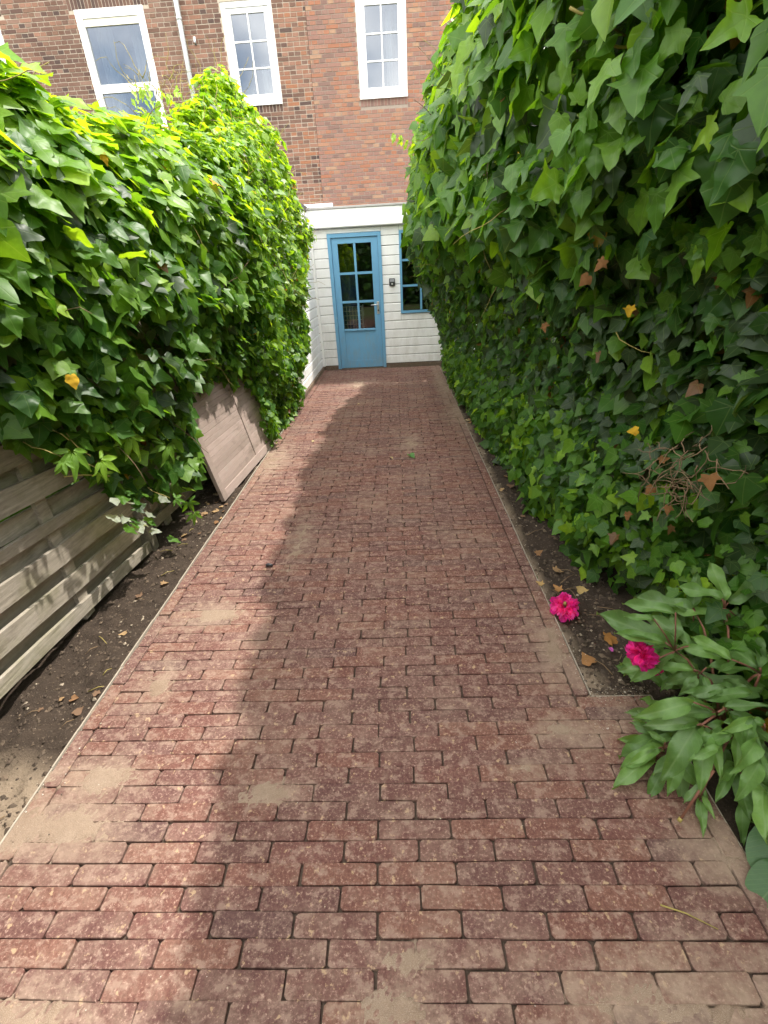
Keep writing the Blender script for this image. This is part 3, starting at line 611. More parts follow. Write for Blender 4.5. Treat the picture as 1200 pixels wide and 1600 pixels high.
def leaning():
    A = Vector((-1.372, 3.09, -.01)); B = Vector((-1.285, 4.43, -.01)); up = Vector((-.19, .055, .975)).normalized(); ex = (B - A).normalized(); no = ex.cross(up).normalized(); up = no.cross(ex); Wd = (B - A).length
    o = empty('wooden_panel', A, 'bleached wooden panel leaning under the ivy at the path edge', 'panel')
    def pl(name, a0, a1, b0, b1, c0, c1):
        m = MB(); m.box(a0, a1, c0, c1, b0, b1, bev=.002); m.v = [tuple(A + ex * p[0] + no * -p[1] * -1 + up * p[2]) for p in m.v]; return m.build(name, M_PANEL, o)
    Hh = 1.0; s = .07
    pl('stile', 0, s, 0, Hh, 0, .03); pl('stile', Wd - s, Wd, 0, Hh, 0, .03); pl('stile', Wd * .62 - .03, Wd * .62 + .03, s, Hh - s, .0, .028); pl('rail', s, Wd - s, 0, s, 0, .029); pl('rail', s, Wd - s, Hh - s, Hh, 0, .029)
    n = 20; hh = (Hh - 2 * s) / n
    for i in range(n):
        for (a, b) in ((s, Wd * .62 - .03), (Wd * .62 + .03, Wd - s)): pl('slat', a, b, s + i * hh + .0007, s + (i + 1) * hh - .0007, .006, .020 + random.uniform(0, .001))
leaning()

# ------------------------------------------------------------------ leaves
def half_leaf(mid, rim, fan, fold, droop, cup, nu=1.):
    """mid: v along the midrib; rim: (u, v) from base to tip on one side; fan: triangles over names m#, r#"""
    P = [(0., v) for v in mid]; nm = len(mid); nr = len(rim); P += list(rim); P += [(-u, v) for u, v in rim]
    idx = lambda s, side: int(s[1:]) if s[0] == 'm' else nm + int(s[1:]) + (nr if side else 0)
    T = []
    for tri in fan:
        T.append(tuple(idx(q, 0) for q in tri)); T.append(tuple(reversed([idx(q, 1) for q in tri])))
    P = np.array(P); u, v = P[:, 0], P[:, 1]
    w_ = fold * np.abs(u) - droop * v ** 2 - cup * u ** 2 * 2
    return np.stack([u, v, w_], 1), np.array(T), P
IV_FAN = [('m0', 'r0', 'r1'), ('m0', 'r1', 'r2'), ('m0', 'r2', 'r3'), ('m0', 'r3', 'm1'), ('m1', 'r3', 'r4'), ('m1', 'r4', 'r5'), ('m1', 'r5', 'r6'), ('m1', 'r6', 'm2'), ('m2', 'r6', 'r7'), ('m2', 'r7', 'r8'), ('m2', 'r8', 'm3')]
IV_FAN = [tuple(reversed(t)) if False else t for t in IV_FAN]
RIMS = [[(.11, -.06), (.26, -.07), (.37, .02), (.38, .14), (.46, .24), (.53, .36), (.36, .45), (.25, .62), (.13, .82)],
        [(.13, -.06), (.30, -.05), (.41, .06), (.44, .18), (.48, .28), (.47, .40), (.37, .52), (.27, .66), (.14, .84)],
        [(.12, -.06), (.28, -.06), (.40, .05), (.38, .16), (.47, .25), (.55, .39), (.37, .46), (.26, .62), (.14, .82)],
        [(.10, -.04), (.24, -.09), (.37, -.02), (.33, .14), (.46, .24), (.58, .37), (.32, .43), (.21, .61), (.11, .82)]]
IVY = []
IVP = []
for i, rim in enumerate(RIMS):
    for (fo, dr, cu) in ((.18, .12, .22), (-.12, .22, .1), (.32, .10, -.05), (.08, -.05, .3)):
        IVP.append((fo, dr, cu)); rj = random.Random(len(IVP)); rim = [(u * rj.uniform(.92, 1.08), v + rj.uniform(-.025, .025)) for u, v in rim]
        IVY.append(half_leaf((.05, .32, .60, 1.0), rim, IV_FAN, fo, dr, cu))
def finer(shape_, par):
    V, T, U = shape_; fo, dr, cu = par; pts = [tuple(q) for q in U]; ix = {}; out = []
    def mid(a, b):
        k = (min(a, b), max(a, b))
        if k not in ix: ix[k] = len(pts); pts.append(tuple((np.array(pts[a]) + np.array(pts[b])) / 2))
        return ix[k]
    for a, b, c in T.tolist():
        ab, bc, ca = mid(a, b), mid(b, c), mid(c, a); out += [(a, ab, ca), (ab, b, bc), (ca, bc, c), (ab, bc, ca)]
    P = np.array(pts); u, v = P[:, 0], P[:, 1]; w_ = fo * np.abs(u) ** 1.2 - dr * v ** 2 - cu * u ** 2 * 2 + .06 * np.sin(u * 9 + v * 7) * np.abs(u) * 2 + .02 * np.sin(v * 14)
    return np.stack([u, v, w_], 1), np.array(out), P
IVYF = [finer(IVY[k], IVP[k]) for k in range(len(IVY))]
for L_ in (IVY, IVYF):
    for k in range(len(L_)):
        rj = random.Random(k + 50); V, T, U = L_[k]; V = V.copy(); tw, bx, rl = rj.uniform(-.35, .35), rj.uniform(-.12, .12), rj.uniform(-.15, .25)
        V[:, 2] += tw * V[:, 0] * V[:, 1] + rl * np.sign(V[:, 0]) * V[:, 0] ** 2; V[:, 0] += bx * V[:, 1] ** 2; L_[k] = (V, T, U)
def lance(wd, n=5, fold=.3, droop=.35, wave=0., serr=0., twist=0.):
    V = []; UV = []; T = []
    for i in range(n + 1):
        t = i / n; ww = wd * (math.sin(math.pi * min(1, t ** .8)) ** .8) * (1 if i % 2 or not serr else 1 - serr) if 0 < i < n else .006
        for u in (-1, -.5, 0, .5, 1):
            x = u * ww; V.append((x, t, fold * abs(x) - droop * t * t + wave * math.sin(t * 9 + u) * abs(u) * .05 + twist * x * t)); UV.append((x, t))
    for i in range(n):
        for k in range(4):
            a = i * 5 + k; T += [(a, a + 1, a + 6), (a, a + 6, a + 5)]
    return np.array(V), np.array(T), np.array(UV)
LANCE = [lance(.155, 8, .5, .25, 2.2, 0, .3), lance(.165, 8, .4, .5, 2.6, 0, -.4), lance(.135, 8, .7, .12, 1.6, 0, .2), lance(.175, 8, .35, .35, 3.0, 0, .5)]
def five(seed):
    r = random.Random(seed); V = []; T = []; U = []; n = 0
    for k in range(5):
        a = (k - 2) * .78 + r.uniform(-.1, .1); s = (.62, .9, 1., .9, .62)[k] * .75
        v, t, u = lance(.17, 6, .3, .25 + r.uniform(0, .2), .8, .10); v = v * s; v[:, 1] += .05; c, q = math.cos(a), math.sin(a)
        v = np.stack([v[:, 0] * c + v[:, 1] * q, v[:, 1] * c - v[:, 0] * q, v[:, 2]], 1); v[:, 1] += .28; V.append(v); T.append(t + n); U.append(u); n += len(v)
    return np.concatenate(V), np.concatenate(T), np.concatenate(U)
FIVE = [five(s) for s in range(4)]
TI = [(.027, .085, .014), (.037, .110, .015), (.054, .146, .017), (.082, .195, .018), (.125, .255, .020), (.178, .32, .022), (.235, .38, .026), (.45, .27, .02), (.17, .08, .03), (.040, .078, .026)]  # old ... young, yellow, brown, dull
def leaf_field(parent, name, stuffname, shapes, mat, pos, nor, tip, size, tint, keep, score, pal=TI, wide=1.):
    N = len(pos); n_ = nor / np.linalg.norm(nor, axis=1, keepdims=True); t_ = tip - n_ * (tip * n_).sum(1, keepdims=True); t_ /= np.maximum(1e-6, np.linalg.norm(t_, axis=1, keepdims=True)); u_ = np.cross(t_, n_)
    size = np.where((np.asarray(tint) == 8) & (mat is M_IVY), np.minimum(size, .06), size)
    Rm = np.stack([u_, t_, n_], 2) * size[:, None, None]; sh_ = rng.integers(0, len(shapes), N); Rm[:, :, 0] *= rng.uniform(.85, 1.12, N)[:, None] * wide
    order = np.argsort(-score); top = order[:keep]; rest = order[keep:]; cache = {}; pi = pinv(parent)
    for k in top:
        key = (int(sh_[k]), int(tint[k]))
        src = IVYF if shapes is IVY else shapes
        if key not in cache: cache[key] = np_mesh(name, src[key[0]][0], src[key[0]][1], mat, tint=pal[key[1]], uv=src[key[0]][2])
        o = bpy.data.objects.new(name, cache[key]); link(o, parent); o.matrix_parent_inverse = pi
        m4 = np.eye(4); m4[:3, :3] = Rm[k]; m4[:3, 3] = pos[k]; o.matrix_basis = Matrix(m4.tolist())
    VV = []; TT = []; CC = []; UU = []; n = 0; P = np.array(pal)
    for s in range(len(shapes)):
        k = rest[sh_[rest] == s]
        if len(k) == 0: continue
        V, T, U = shapes[s]; W = np.einsum('nij,vj->nvi', Rm[k], V) + pos[k][:, None]
        VV.append(W.reshape(-1, 3)); TT.append((T[None] + (n + np.arange(len(k)) * len(V))[:, None, None]).reshape(-1, 3)); CC.append(np.repeat(P[tint[k]] * rng.uniform(.85, 1.15, (len(k), 1)), len(V), 0)); UU.append(np.tile(U, (len(k), 1))); n += len(V) * len(k)
    if VV:
        o = bpy.data.objects.new(stuffname, np_mesh(stuffname, np.concatenate(VV), np.concatenate(TT), mat, tint=np.concatenate(CC), uv=np.concatenate(UU))); link(o, parent); o.matrix_parent_inverse = pi; o['kind'] = 'stuff'
class Prof:
    """cross-sections of a hedge face: (x, z) polylines keyed along Y"""
    def __init__(s, keys): s.Y = np.array([k[0] for k in keys]); s.P = np.array([k[1] for k in keys], float)
    def at(s, y, t):
        n = s.P.shape[1]; out = np.zeros((len(y), 2)); tt = np.clip(t, 0, .9999) * (n - 1); i = tt.astype(int); f = tt - i
        # smooth between profile points
        f = f * f * (3 - 2 * f) * .5 + f * .5
        for c in range(2):
            cols = np.stack([np.interp(y, s.Y, s.P[:, k, c]) for k in range(n)], 1); r = np.arange(len(y)); out[:, c] = cols[r, i] * (1 - f) + cols[r, i + 1] * f
        return out
def lump(P, amp, sc, seed):
    return np.array([nz(p[0] * sc + seed, p[1] * sc, p[2] * sc) for p in P]) * amp
def field(prof, side, N, y0, y1, depth, seed, tpow=1., amp=.09):
    y = rng.uniform(y0, y1, N); t = rng.random(N) ** tpow; q = prof.at(y, t); e = .02; q2 = prof.at(y, np.clip(t + e, 0, 1)); q1 = prof.at(y, np.clip(t - e, 0, 1)); d = q2 - q1
    n2 = np.stack([d[:, 1], -d[:, 0]], 1) * side; n2 /= np.maximum(1e-6, np.linalg.norm(n2, axis=1, keepdims=True))
    nor = np.stack([n2[:, 0], np.zeros(N), n2[:, 1]], 1); P = np.stack([q[:, 0], y, q[:, 1]], 1)
    lp = lump(P, amp, 2.3, seed) + lump(P, amp * .5, 6., seed + 5)
    return P + nor * (lp - depth)[:, None], nor, t
def orient(nor, sun_pull=.5, spread=.55, up=.45):
    N = len(nor); n = nor + np.array([0, 0, up]) + np.array(SUN)[None] * sun_pull * rng.random((N, 1)) + rng.normal(0, spread, (N, 3))
    n = n + np.array([0, -.35, 0]); t = np.array([[0, 0, -.8]]) + nor * .45 + rng.normal(0, .62, (N, 3)); return n, t   # leaves turn to the open, lit corridor
def score_of(P, size, depth, maxd=.05):
    pr = project(P); ok = (pr[:, 2] > .25) & (pr[:, 0] > 0) & (pr[:, 0] < 1200) & (pr[:, 1] > 0) & (pr[:, 1] < 1600)
    return np.where(ok & (depth < maxd), size / np.maximum(.25, pr[:, 2]), 0)
def pick_tint(N, young_lit, brown=.008, yellow=.002, dull=.1, base0=1.3):
    r = rng.random(N); base = np.clip((rng.normal(0, 1.1, N) + base0 + young_lit * 3.4).round(), 0, 6).astype(int)  # outer, upper leaves brighter: new growth plus sunlight painted into the tint
    base[r < brown] = 8; base[(r >= brown) & (r < brown + yellow)] = 7; k = (r > 1 - dull) & (young_lit < .5); base[k] = 9; return base

LP = Prof([(-1.4, [(-1.56, 1.16), (-1.46, 1.28), (-1.33, 1.55), (-1.31, 1.86), (-1.45, 2.04), (-1.75, 2.14), (-2.1, 2.1)]),
           (1.5, [(-1.56, 1.13), (-1.46, 1.26), (-1.33, 1.55), (-1.31, 1.86), (-1.45, 2.05), (-1.75, 2.15), (-2.1, 2.1)]),
           (1.85, [(-1.57, .92), (-1.46, 1.12), (-1.32, 1.52), (-1.31, 1.88), (-1.45, 2.08), (-1.75, 2.17), (-2.1, 2.1)]),
           (2.2, [(-1.56, .55), (-1.44, .9), (-1.32, 1.45), (-1.28, 1.88), (-1.45, 2.15), (-1.75, 2.24), (-2.1, 2.1)]),
           (2.6, [(-1.53, .30), (-1.43, .75), (-1.30, 1.42), (-1.27, 1.88), (-1.45, 2.15), (-1.75, 2.24), (-2.1, 2.1)]),
           (3.0, [(-1.5, .26), (-1.42, .74), (-1.28, 1.4), (-1.26, 1.88), (-1.45, 2.15), (-1.75, 2.24), (-2.1, 2.1)]),
           (3.12, [(-1.5, .82), (-1.40, .98), (-1.28, 1.38), (-1.25, 1.88), (-1.45, 2.2), (-1.75, 2.32), (-2.1, 2.1)]),
           (4.3, [(-1.47, .74), (-1.34, .9), (-1.2, 1.32), (-1.17, 1.9), (-1.38, 2.29), (-1.7, 2.42), (-2.1, 2.05)])
           ])
LP2 = Prof([(4.45, [(-1.36, .03), (-1.26, .6), (-1.17, 1.3), (-1.16, 1.95), (-1.36, 2.33), (-1.72, 2.46), (-2.1, 2.1)]),
            (5.2, [(-1.34, .03), (-1.22, .6), (-1.12, 1.3), (-1.11, 2.0), (-1.28, 2.6), (-1.55, 3.02), (-2.0, 2.4)]),
            (5.8, [(-1.34, .05), (-1.22, .6), (-1.12, 1.3), (-1.09, 2.0), (-1.2, 2.65), (-1.5, 3.2), (-2.1, 2.6)]),
            (6.3, [(-1.30, .6), (-1.23, .9), (-1.15, 1.4), (-1.09, 1.9), (-1.15, 2.38), (-1.5, 2.85), (-2.1, 2.4)]),
            (6.95, [(-1.26, 1.3), (-1.23, 1.45), (-1.18, 1.7), (-1.13, 1.95), (-1.2, 2.2), (-1.5, 2.45), (-2.2, 2.45)])])
def depths(N, outer=.6):
    a = rng.random(N); return np.where(a < outer, rng.uniform(-.05, .05, N), rng.uniform(.03, .34, N))
il = empty('ivy', (-1.6, 2.5, 0), 'glossy large-leaved ivy hanging over the fence along the left side', 'climbing plant')
N = 11500; dp = depths(N); P, nor, t = field(LP, 1, N, -1.2, 4.5, dp, 3, 1., .11); size = rng.uniform(.075, .145, N) * np.where(P[:, 1] > 3, .85, 1.) * np.where(t < .2, .82, 1)
nn_, tt_ = orient(nor, .6, .42, .45); young_lit = np.clip((t - .22) * 1.6, 0, 1) * (dp < .10) * rng.uniform(.35, 1.1, N)
leaf_field(il, 'leaf', 'foliage', IVY, M_IVY, P, nn_, tt_, size, pick_tint(N, young_lit, .004, .002, .08, 2.7), 300, score_of(P, size, dp))
il2 = empty('creeper', (-1.6, 5.6, 0), 'tall mound of small-leaved bright green creeper at the far end of the left fence', 'climbing plant')
N = 15000; dp = depths(N, .65); P, nor, t = field(LP2, 1, N, 4.2, 6.95, dp, 8, 1., .15); size = rng.uniform(.045, .088, N); nn_, tt_ = orient(nor, .7, .5, .5); young_lit = np.clip((t - .1) * 1.5, .1, 1) * rng.uniform(.3, 1.1, N) * (dp < .12)
leaf_field(il2, 'leaf', 'foliage', [q for q in IVY[4:10]] + LANCE[:2], M_IVY, P, nn_, tt_, size, pick_tint(N, young_lit, .004, .002, .03, 3.0), 300, score_of(P, size, dp))

RP = Prof([(-1.6, [(1.35, .0), (1.2, .35), (1.25, .85), (1.12, 1.35), (.80, 1.75), (.68, 2.3), (.76, 2.8), (1.0, 3.15), (1.5, 3.25)]),
           (1.0, [(1.35, .05), (1.2, .35), (1.25, .85), (1.12, 1.35), (.80, 1.75), (.68, 2.3), (.76, 2.8), (1.0, 3.15), (1.5, 3.25)]),
           (1.6, [(1.20, .04), (1.04, .35), (1.12, .85), (1.0, 1.35), (.67, 1.75), (.57, 2.3), (.67, 2.8), (.93, 3.15), (1.5, 3.25)]),
           (2.0, [(1.0, .0), (.92, .35), (1.06, .85), (.94, 1.32), (.56, 1.72), (.46, 2.3), (.6, 2.8), (.9, 3.15), (1.5, 3.25)]),
           (3.5, [(.90, .0), (.81, .35), (.94, .85), (.80, 1.32), (.40, 1.72), (.33, 2.3), (.5, 2.8), (.85, 3.2), (1.5, 3.3)]),
           (5.0, [(.84, .0), (.74, .35), (.78, .85), (.52, 1.32), (.21, 1.75), (.23, 2.3), (.42, 2.8), (.75, 3.2), (1.4, 3.3)]),
           (6.5, [(.80, .0), (.68, .35), (.60, .85), (.37, 1.35), (.23, 1.8), (.28, 2.3), (.52, 2.8), (.85, 3.1), (1.4, 3.2)]),
           (7.7, [(.82, .0), (.76, .4), (.68, .9), (.52, 1.35), (.46, 1.8), (.5, 2.2), (.75, 2.6), (1, 2.8), (1.5, 2.9)])])
ir = empty('ivy', (1.1, 3.5, 0), 'tall overhanging ivy hedge filling the right side, dark and leafy', 'climbing plant')
NU = 19000; dU = depths(NU, .55); PU, nU, tU = field(RP, -1, NU, -1.2, 7.75, dU, 21); mU = tU > .36
NL_ = 26000; dL = depths(NL_, .6); PL, nL, tL = field(RP, -1, NL_, .6, 7.75, dL, 21); mL = (tL < .44) & ((PL[:, 1] > 1.4) | (tL > .03))
P = np.concatenate([PU[mU], PL[mL]]); nor = np.concatenate([nU[mU], nL[mL]]); dp = np.concatenate([dU[mU], dL[mL]]); t = np.concatenate([tU[mU], tL[mL]])
size = np.concatenate([rng.uniform(.085, .155, mU.sum()), rng.uniform(.05, .105, mL.sum())]); size *= np.where(P[:, 1] > 4.5, .85, np.where(P[:, 1] < 1.9, .76, .95))
nn_, tt_ = orient(nor, .1, .46, .5); young_lit = np.where(t > .40, np.clip((t - .34) * 2.2, .1, .95), .3) * (dp < .08) * rng.uniform(.1, 1, len(P)); young_lit = np.where(t < .25, young_lit * rng.choice([0, 1, 2.2], len(P)), young_lit)
leaf_field(ir, 'leaf', 'foliage', IVY, M_IVY, P, nn_, tt_, size, np.where((t > .2) & (t < .42) & (rng.random(len(P)) < .6), rng.choice([9, 9, 0, 8, 1], len(P), p=[.32, .2, .28, .02, .18]), pick_tint(len(P), young_lit, .004, .0006, .10, 2.1)), 300, score_of(P, size, dp))  # mid-height recess: shade painted in with darker, duller leaf tints
# the hedge's far side and hidden core, sparser
cN = 14000; y = np.where(rng.random(cN) < .4, rng.uniform(.2, 2.6, cN), rng.uniform(-1.2, 7.8, cN)); zc = rng.uniform(.05, 3.2, cN); xc = np.where(rng.random(cN) < .5, rng.uniform(1.35, 1.75, cN), rng.uniform(1.15, 1.45, cN)); k_ = (zc > 1.7) & (y < 2.4) & (rng.random(cN) < .7); xc[k_] = rng.uniform(.92, 1.3, k_.sum()); P = np.stack([xc, y, zc], 1)
nn_ = np.stack([rng.normal(.4, .6, cN), rng.normal(0, .6, cN), rng.normal(.5, .5, cN)], 1); tt_ = rng.normal(0, .5, (cN, 3)) + [0, 0, -1]
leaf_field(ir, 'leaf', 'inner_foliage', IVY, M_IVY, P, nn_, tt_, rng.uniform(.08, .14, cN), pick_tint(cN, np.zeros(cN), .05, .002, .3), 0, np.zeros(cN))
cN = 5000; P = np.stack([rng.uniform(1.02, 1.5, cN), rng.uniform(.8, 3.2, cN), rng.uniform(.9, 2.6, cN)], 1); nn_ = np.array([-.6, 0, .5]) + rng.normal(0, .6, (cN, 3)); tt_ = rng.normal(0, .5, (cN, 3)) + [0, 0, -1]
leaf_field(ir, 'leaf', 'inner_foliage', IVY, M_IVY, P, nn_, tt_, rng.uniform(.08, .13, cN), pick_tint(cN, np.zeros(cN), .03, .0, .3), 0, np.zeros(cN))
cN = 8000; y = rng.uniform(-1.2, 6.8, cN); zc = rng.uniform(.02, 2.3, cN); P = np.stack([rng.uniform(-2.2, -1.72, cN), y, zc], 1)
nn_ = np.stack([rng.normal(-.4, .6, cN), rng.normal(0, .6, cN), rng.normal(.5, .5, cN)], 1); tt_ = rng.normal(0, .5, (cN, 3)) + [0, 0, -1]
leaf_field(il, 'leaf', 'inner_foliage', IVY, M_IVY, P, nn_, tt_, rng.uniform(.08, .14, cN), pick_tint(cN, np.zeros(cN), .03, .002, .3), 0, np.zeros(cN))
# unseen hedge added behind the camera so the door glass mirrors dark greenery
bh = empty('hedge', (0, -7.5, 0), 'unseen hedge added to darken the glass of the blue door', 'hedge'); cN = 7000
P = np.stack([rng.uniform(-7, 7, cN), -7.5 + np.abs(rng.normal(0, .16, cN)), rng.uniform(0.05, 4.2, cN)], 1); k_ = rng.random(cN) < .12; P[k_, 1] = rng.uniform(-8.4, -7.4, k_.sum()); P[k_, 2] = rng.normal(4.2, .08, k_.sum()); P[:, 1] += lump(P, .25, .9, 4)
leaf_field(bh, 'leaf', 'foliage', IVY, M_IVY, P, np.array([0, 1., .5]) + rng.normal(0, .5, (cN, 3)), rng.normal(0, .5, (cN, 3)) + [0, .2, -1], rng.uniform(.14, .24, cN), pick_tint(cN, np.zeros(cN), .0, .0, .2), 0, np.zeros(cN))
m = MB(); m.box(-7, 7, -8.3, -7.75, -.05, 4.1, bev=.15); m.build('opaque_core', M_BARK, bh)  # opaque box filling the added hedge
# stems
def wander(p, d, n, step, jit, sag=0.):
    pts = [Vector(p)]; d = Vector(d).normalized()
    for i in range(n):
        d = (d + Vector((random.gauss(0, jit), random.gauss(0, jit), random.gauss(0, jit) - sag))).normalized(); pts.append(pts[-1] + d * step)
    return pts
for i in range(16):
    y = -.5 + i * .52 + random.uniform(-.15, .15); MB().tube(wander((1.28 + random.uniform(-.1, .12), y, -.06), (-.03, .08, 1), 13, .2, .05), .03, .008, 6).build('trunk', M_BARK, ir, True)
for i in range(9):
    y = .3 + i * .65; MB().tube(wander((-1.78, y, -.05), (-.02, .1, 1), 9, .2, .04), .022, .008, 6).build('trunk', M_BARK, il if y < 4.4 else il2, True)
for i in range(26):
    y = random.uniform(1.6, 6); t_ = random.uniform(.35, .8); q = RP.at(np.array([y]), np.array([t_]))[0]
    MB().tube(wander((q[0] + .05, y, q[1]), (-.35, random.uniform(-1, 1), random.uniform(-.6, .5)), 7, .05, .22, .05), .0028, .0016, 4).build('stem', random.choice((M_STEM, M_YSTEM)), ir, True)
for i in range(24):
    y = random.uniform(1.2, 4.3); t_ = random.uniform(.1, .85); q = LP.at(np.array([y]), np.array([t_]))[0]
    MB().tube(wander((q[0] - .04, y, q[1]), (.35, random.uniform(-1, 1), random.uniform(-.6, .5)), 7, .05, .22, .05), .0028, .0016, 4).build('stem', random.choice((M_STEM, M_YSTEM)), il, True)
for i in range(60):
    y = random.uniform(4.4, 6.4); t_ = random.uniform(.3, .95); q = LP2.at(np.array([y]), np.array([t_]))[0]
    MB().tube(wander((q[0], y, q[1]), (.2, random.uniform(-.6, 1), random.uniform(-.2, 1)), 8, .045, .3), .003, .0015, 4).build('stem', M_YSTEM, il2, True)
for (a, b, c) in (((890, 12), (960, 18), 1.75), ((950, 68), (1022, 60), 1.7), ((770, 272), (842, 268), 2.9)):
    p, q = Vector(at_y(*a, c)), Vector(at_y(*b, c)); mid = (p + q) / 2 + Vector((0, 0, -.012)); MB().tube([p, (p + mid) / 2 + Vector((0, 0, -.004)), mid, (mid + q) / 2, q], .004, .003, 5).build('stem', M_YSTEM, ir, True)
# dead twigs in the gap of the right hedge
for i in range(46):
    c = at_x(*(1060 + random.gauss(0, 28), 735 + random.gauss(0, 26)), .93); MB().tube(wander(c, (random.gauss(-.2, .4), random.gauss(0, 1), random.gauss(-.3, .6)), 6, .022, .35), .0022, .0012, 4).build('dead_twig', M_STEM, ir, True)
def few(parent, name, shapes, mat, spots, pal, facing=(0, 0, 0), wide=1.):
    P = np.array([s[0] for s in spots]); n_ = np.array([0, 0, .55]) + np.array(facing) + rng.normal(0, .3, P.shape); t_ = np.array([[0, 0, -1.]]) + rng.normal(0, .5, P.shape)
    leaf_field(parent, name, name, shapes, mat, P, n_, t_, np.array([s[1] for s in spots]), np.array([s[2] for s in spots]), len(P), np.ones(len(P)), pal, wide)
few(ir, 'leaf', IVY, M_DEAD, [(at_x(a, b, x), s, k) for a, b, x, s, k in ((987, 478, .86, .045, 7), (997, 672, .84, .04, 7), (1108, 742, .86, .05, 8), (850, 505, .66, .045, 8), (945, 405, .68, .045, 8), (920, 430, .7, .05, 8), (1030, 720, .9, .035, 8), (1020, 760, .9, .04, 8), (980, 800, .88, .035, 8), (1045, 790, .9, .035, 8))], TI, (-1, -.5, 0))
few(il, 'leaf', IVY, M_DEAD, [(at_x(110, 585, -1.3), .06, 7), (at_x(160, 240, -1.35), .05, 7)], TI, (1, -.3, 0))
# five-fingered creeper among the left ivy
vc = empty('virginia_creeper', (-1.55, 2.2, 0), 'five-fingered creeper shoots trailing below the ivy over the left fence', 'climbing plant')
sp = []
for a, b, s in ((225, 585, .15), (194, 630, .16), (187, 683, .16), (108, 702, .15), (142, 727, .12), (262, 696, .16), (97, 728, .07), (290, 790, .11), (300, 808, .10), (265, 792, .09), (230, 640, .12), (305, 730, .1), (280, 660, .12), (150, 745, .07)):
    sp.append((at_x(a, b - 14, -1.40), s * 1.1, random.choice((3, 4, 4, 5))))
few(vc, 'leaf', FIVE, M_CREEP, sp, TI, (1, -.6, .1))
for s in sp: MB().tube(wander(s[0], (-.6, random.gauss(0, .6), .8), 4, .035, .2), .002, .0025, 4).build('leaf_stalk', M_YSTEM, vc, True)
MB().tube([at_x(100, 745, -1.5), at_x(130, 742, -1.46), at_x(172, 744, -1.43)], .0035, .002, 5).build('stem', M_YSTEM, vc, True)
# pale ivy spray low on the fence, sun glare painted into its tints
few(il, 'leaf', IVY, M_IVY, [(at_x(217 + random.gauss(0, 20), 795 + random.gauss(0, 16), -1.45), random.uniform(.05, .085), random.choice((2, 3, 10, 10, 9))) for _ in range(22)], TI + [(.34, .38, .30)], (1, .2, .6))
# yellow-green sprig and tendrils
sg = empty('leafy_sprig', at_y(665, 235, 4.6), 'thin yellow-green sprig poking out left of the tall ivy before the bricks', 'twig')
stem_pts = [at_y(a, b, 4.6) for a, b in ((672, 262), (655, 245), (640, 225), (622, 210))]; MB().tube(stem_pts, .004, .002, 5).build('stem', M_YSTEM, sg, True)
few(sg, 'leaf', LANCE, M_CREEP, [(at_y(620 + k * 3.0 + random.gauss(0, 5), 210 + k * 3. + random.gauss(0, 8), 4.6), random.uniform(.05, .09), 6) for k in range(18)], TI, (-.3, -1, .2), 1.4)
for i in range(36):
    c = at_x(random.uniform(205, 310), random.uniform(120, 200), -1.75); MB().tube(wander(c, (random.gauss(0, .5), random.gauss(0, .8), .9), 7, .04, .4), .003, .0012, 4).build('tendril', M_YSTEM, il2, True)
few(il2, 'leaf', LANCE, M_CREEP, [(at_x(random.uniform(205, 310), random.uniform(130, 225), -1.7), random.uniform(.04, .08), random.choice((5, 6, 6))) for _ in range(90)], TI, (.5, -.5, .3), 1.5)

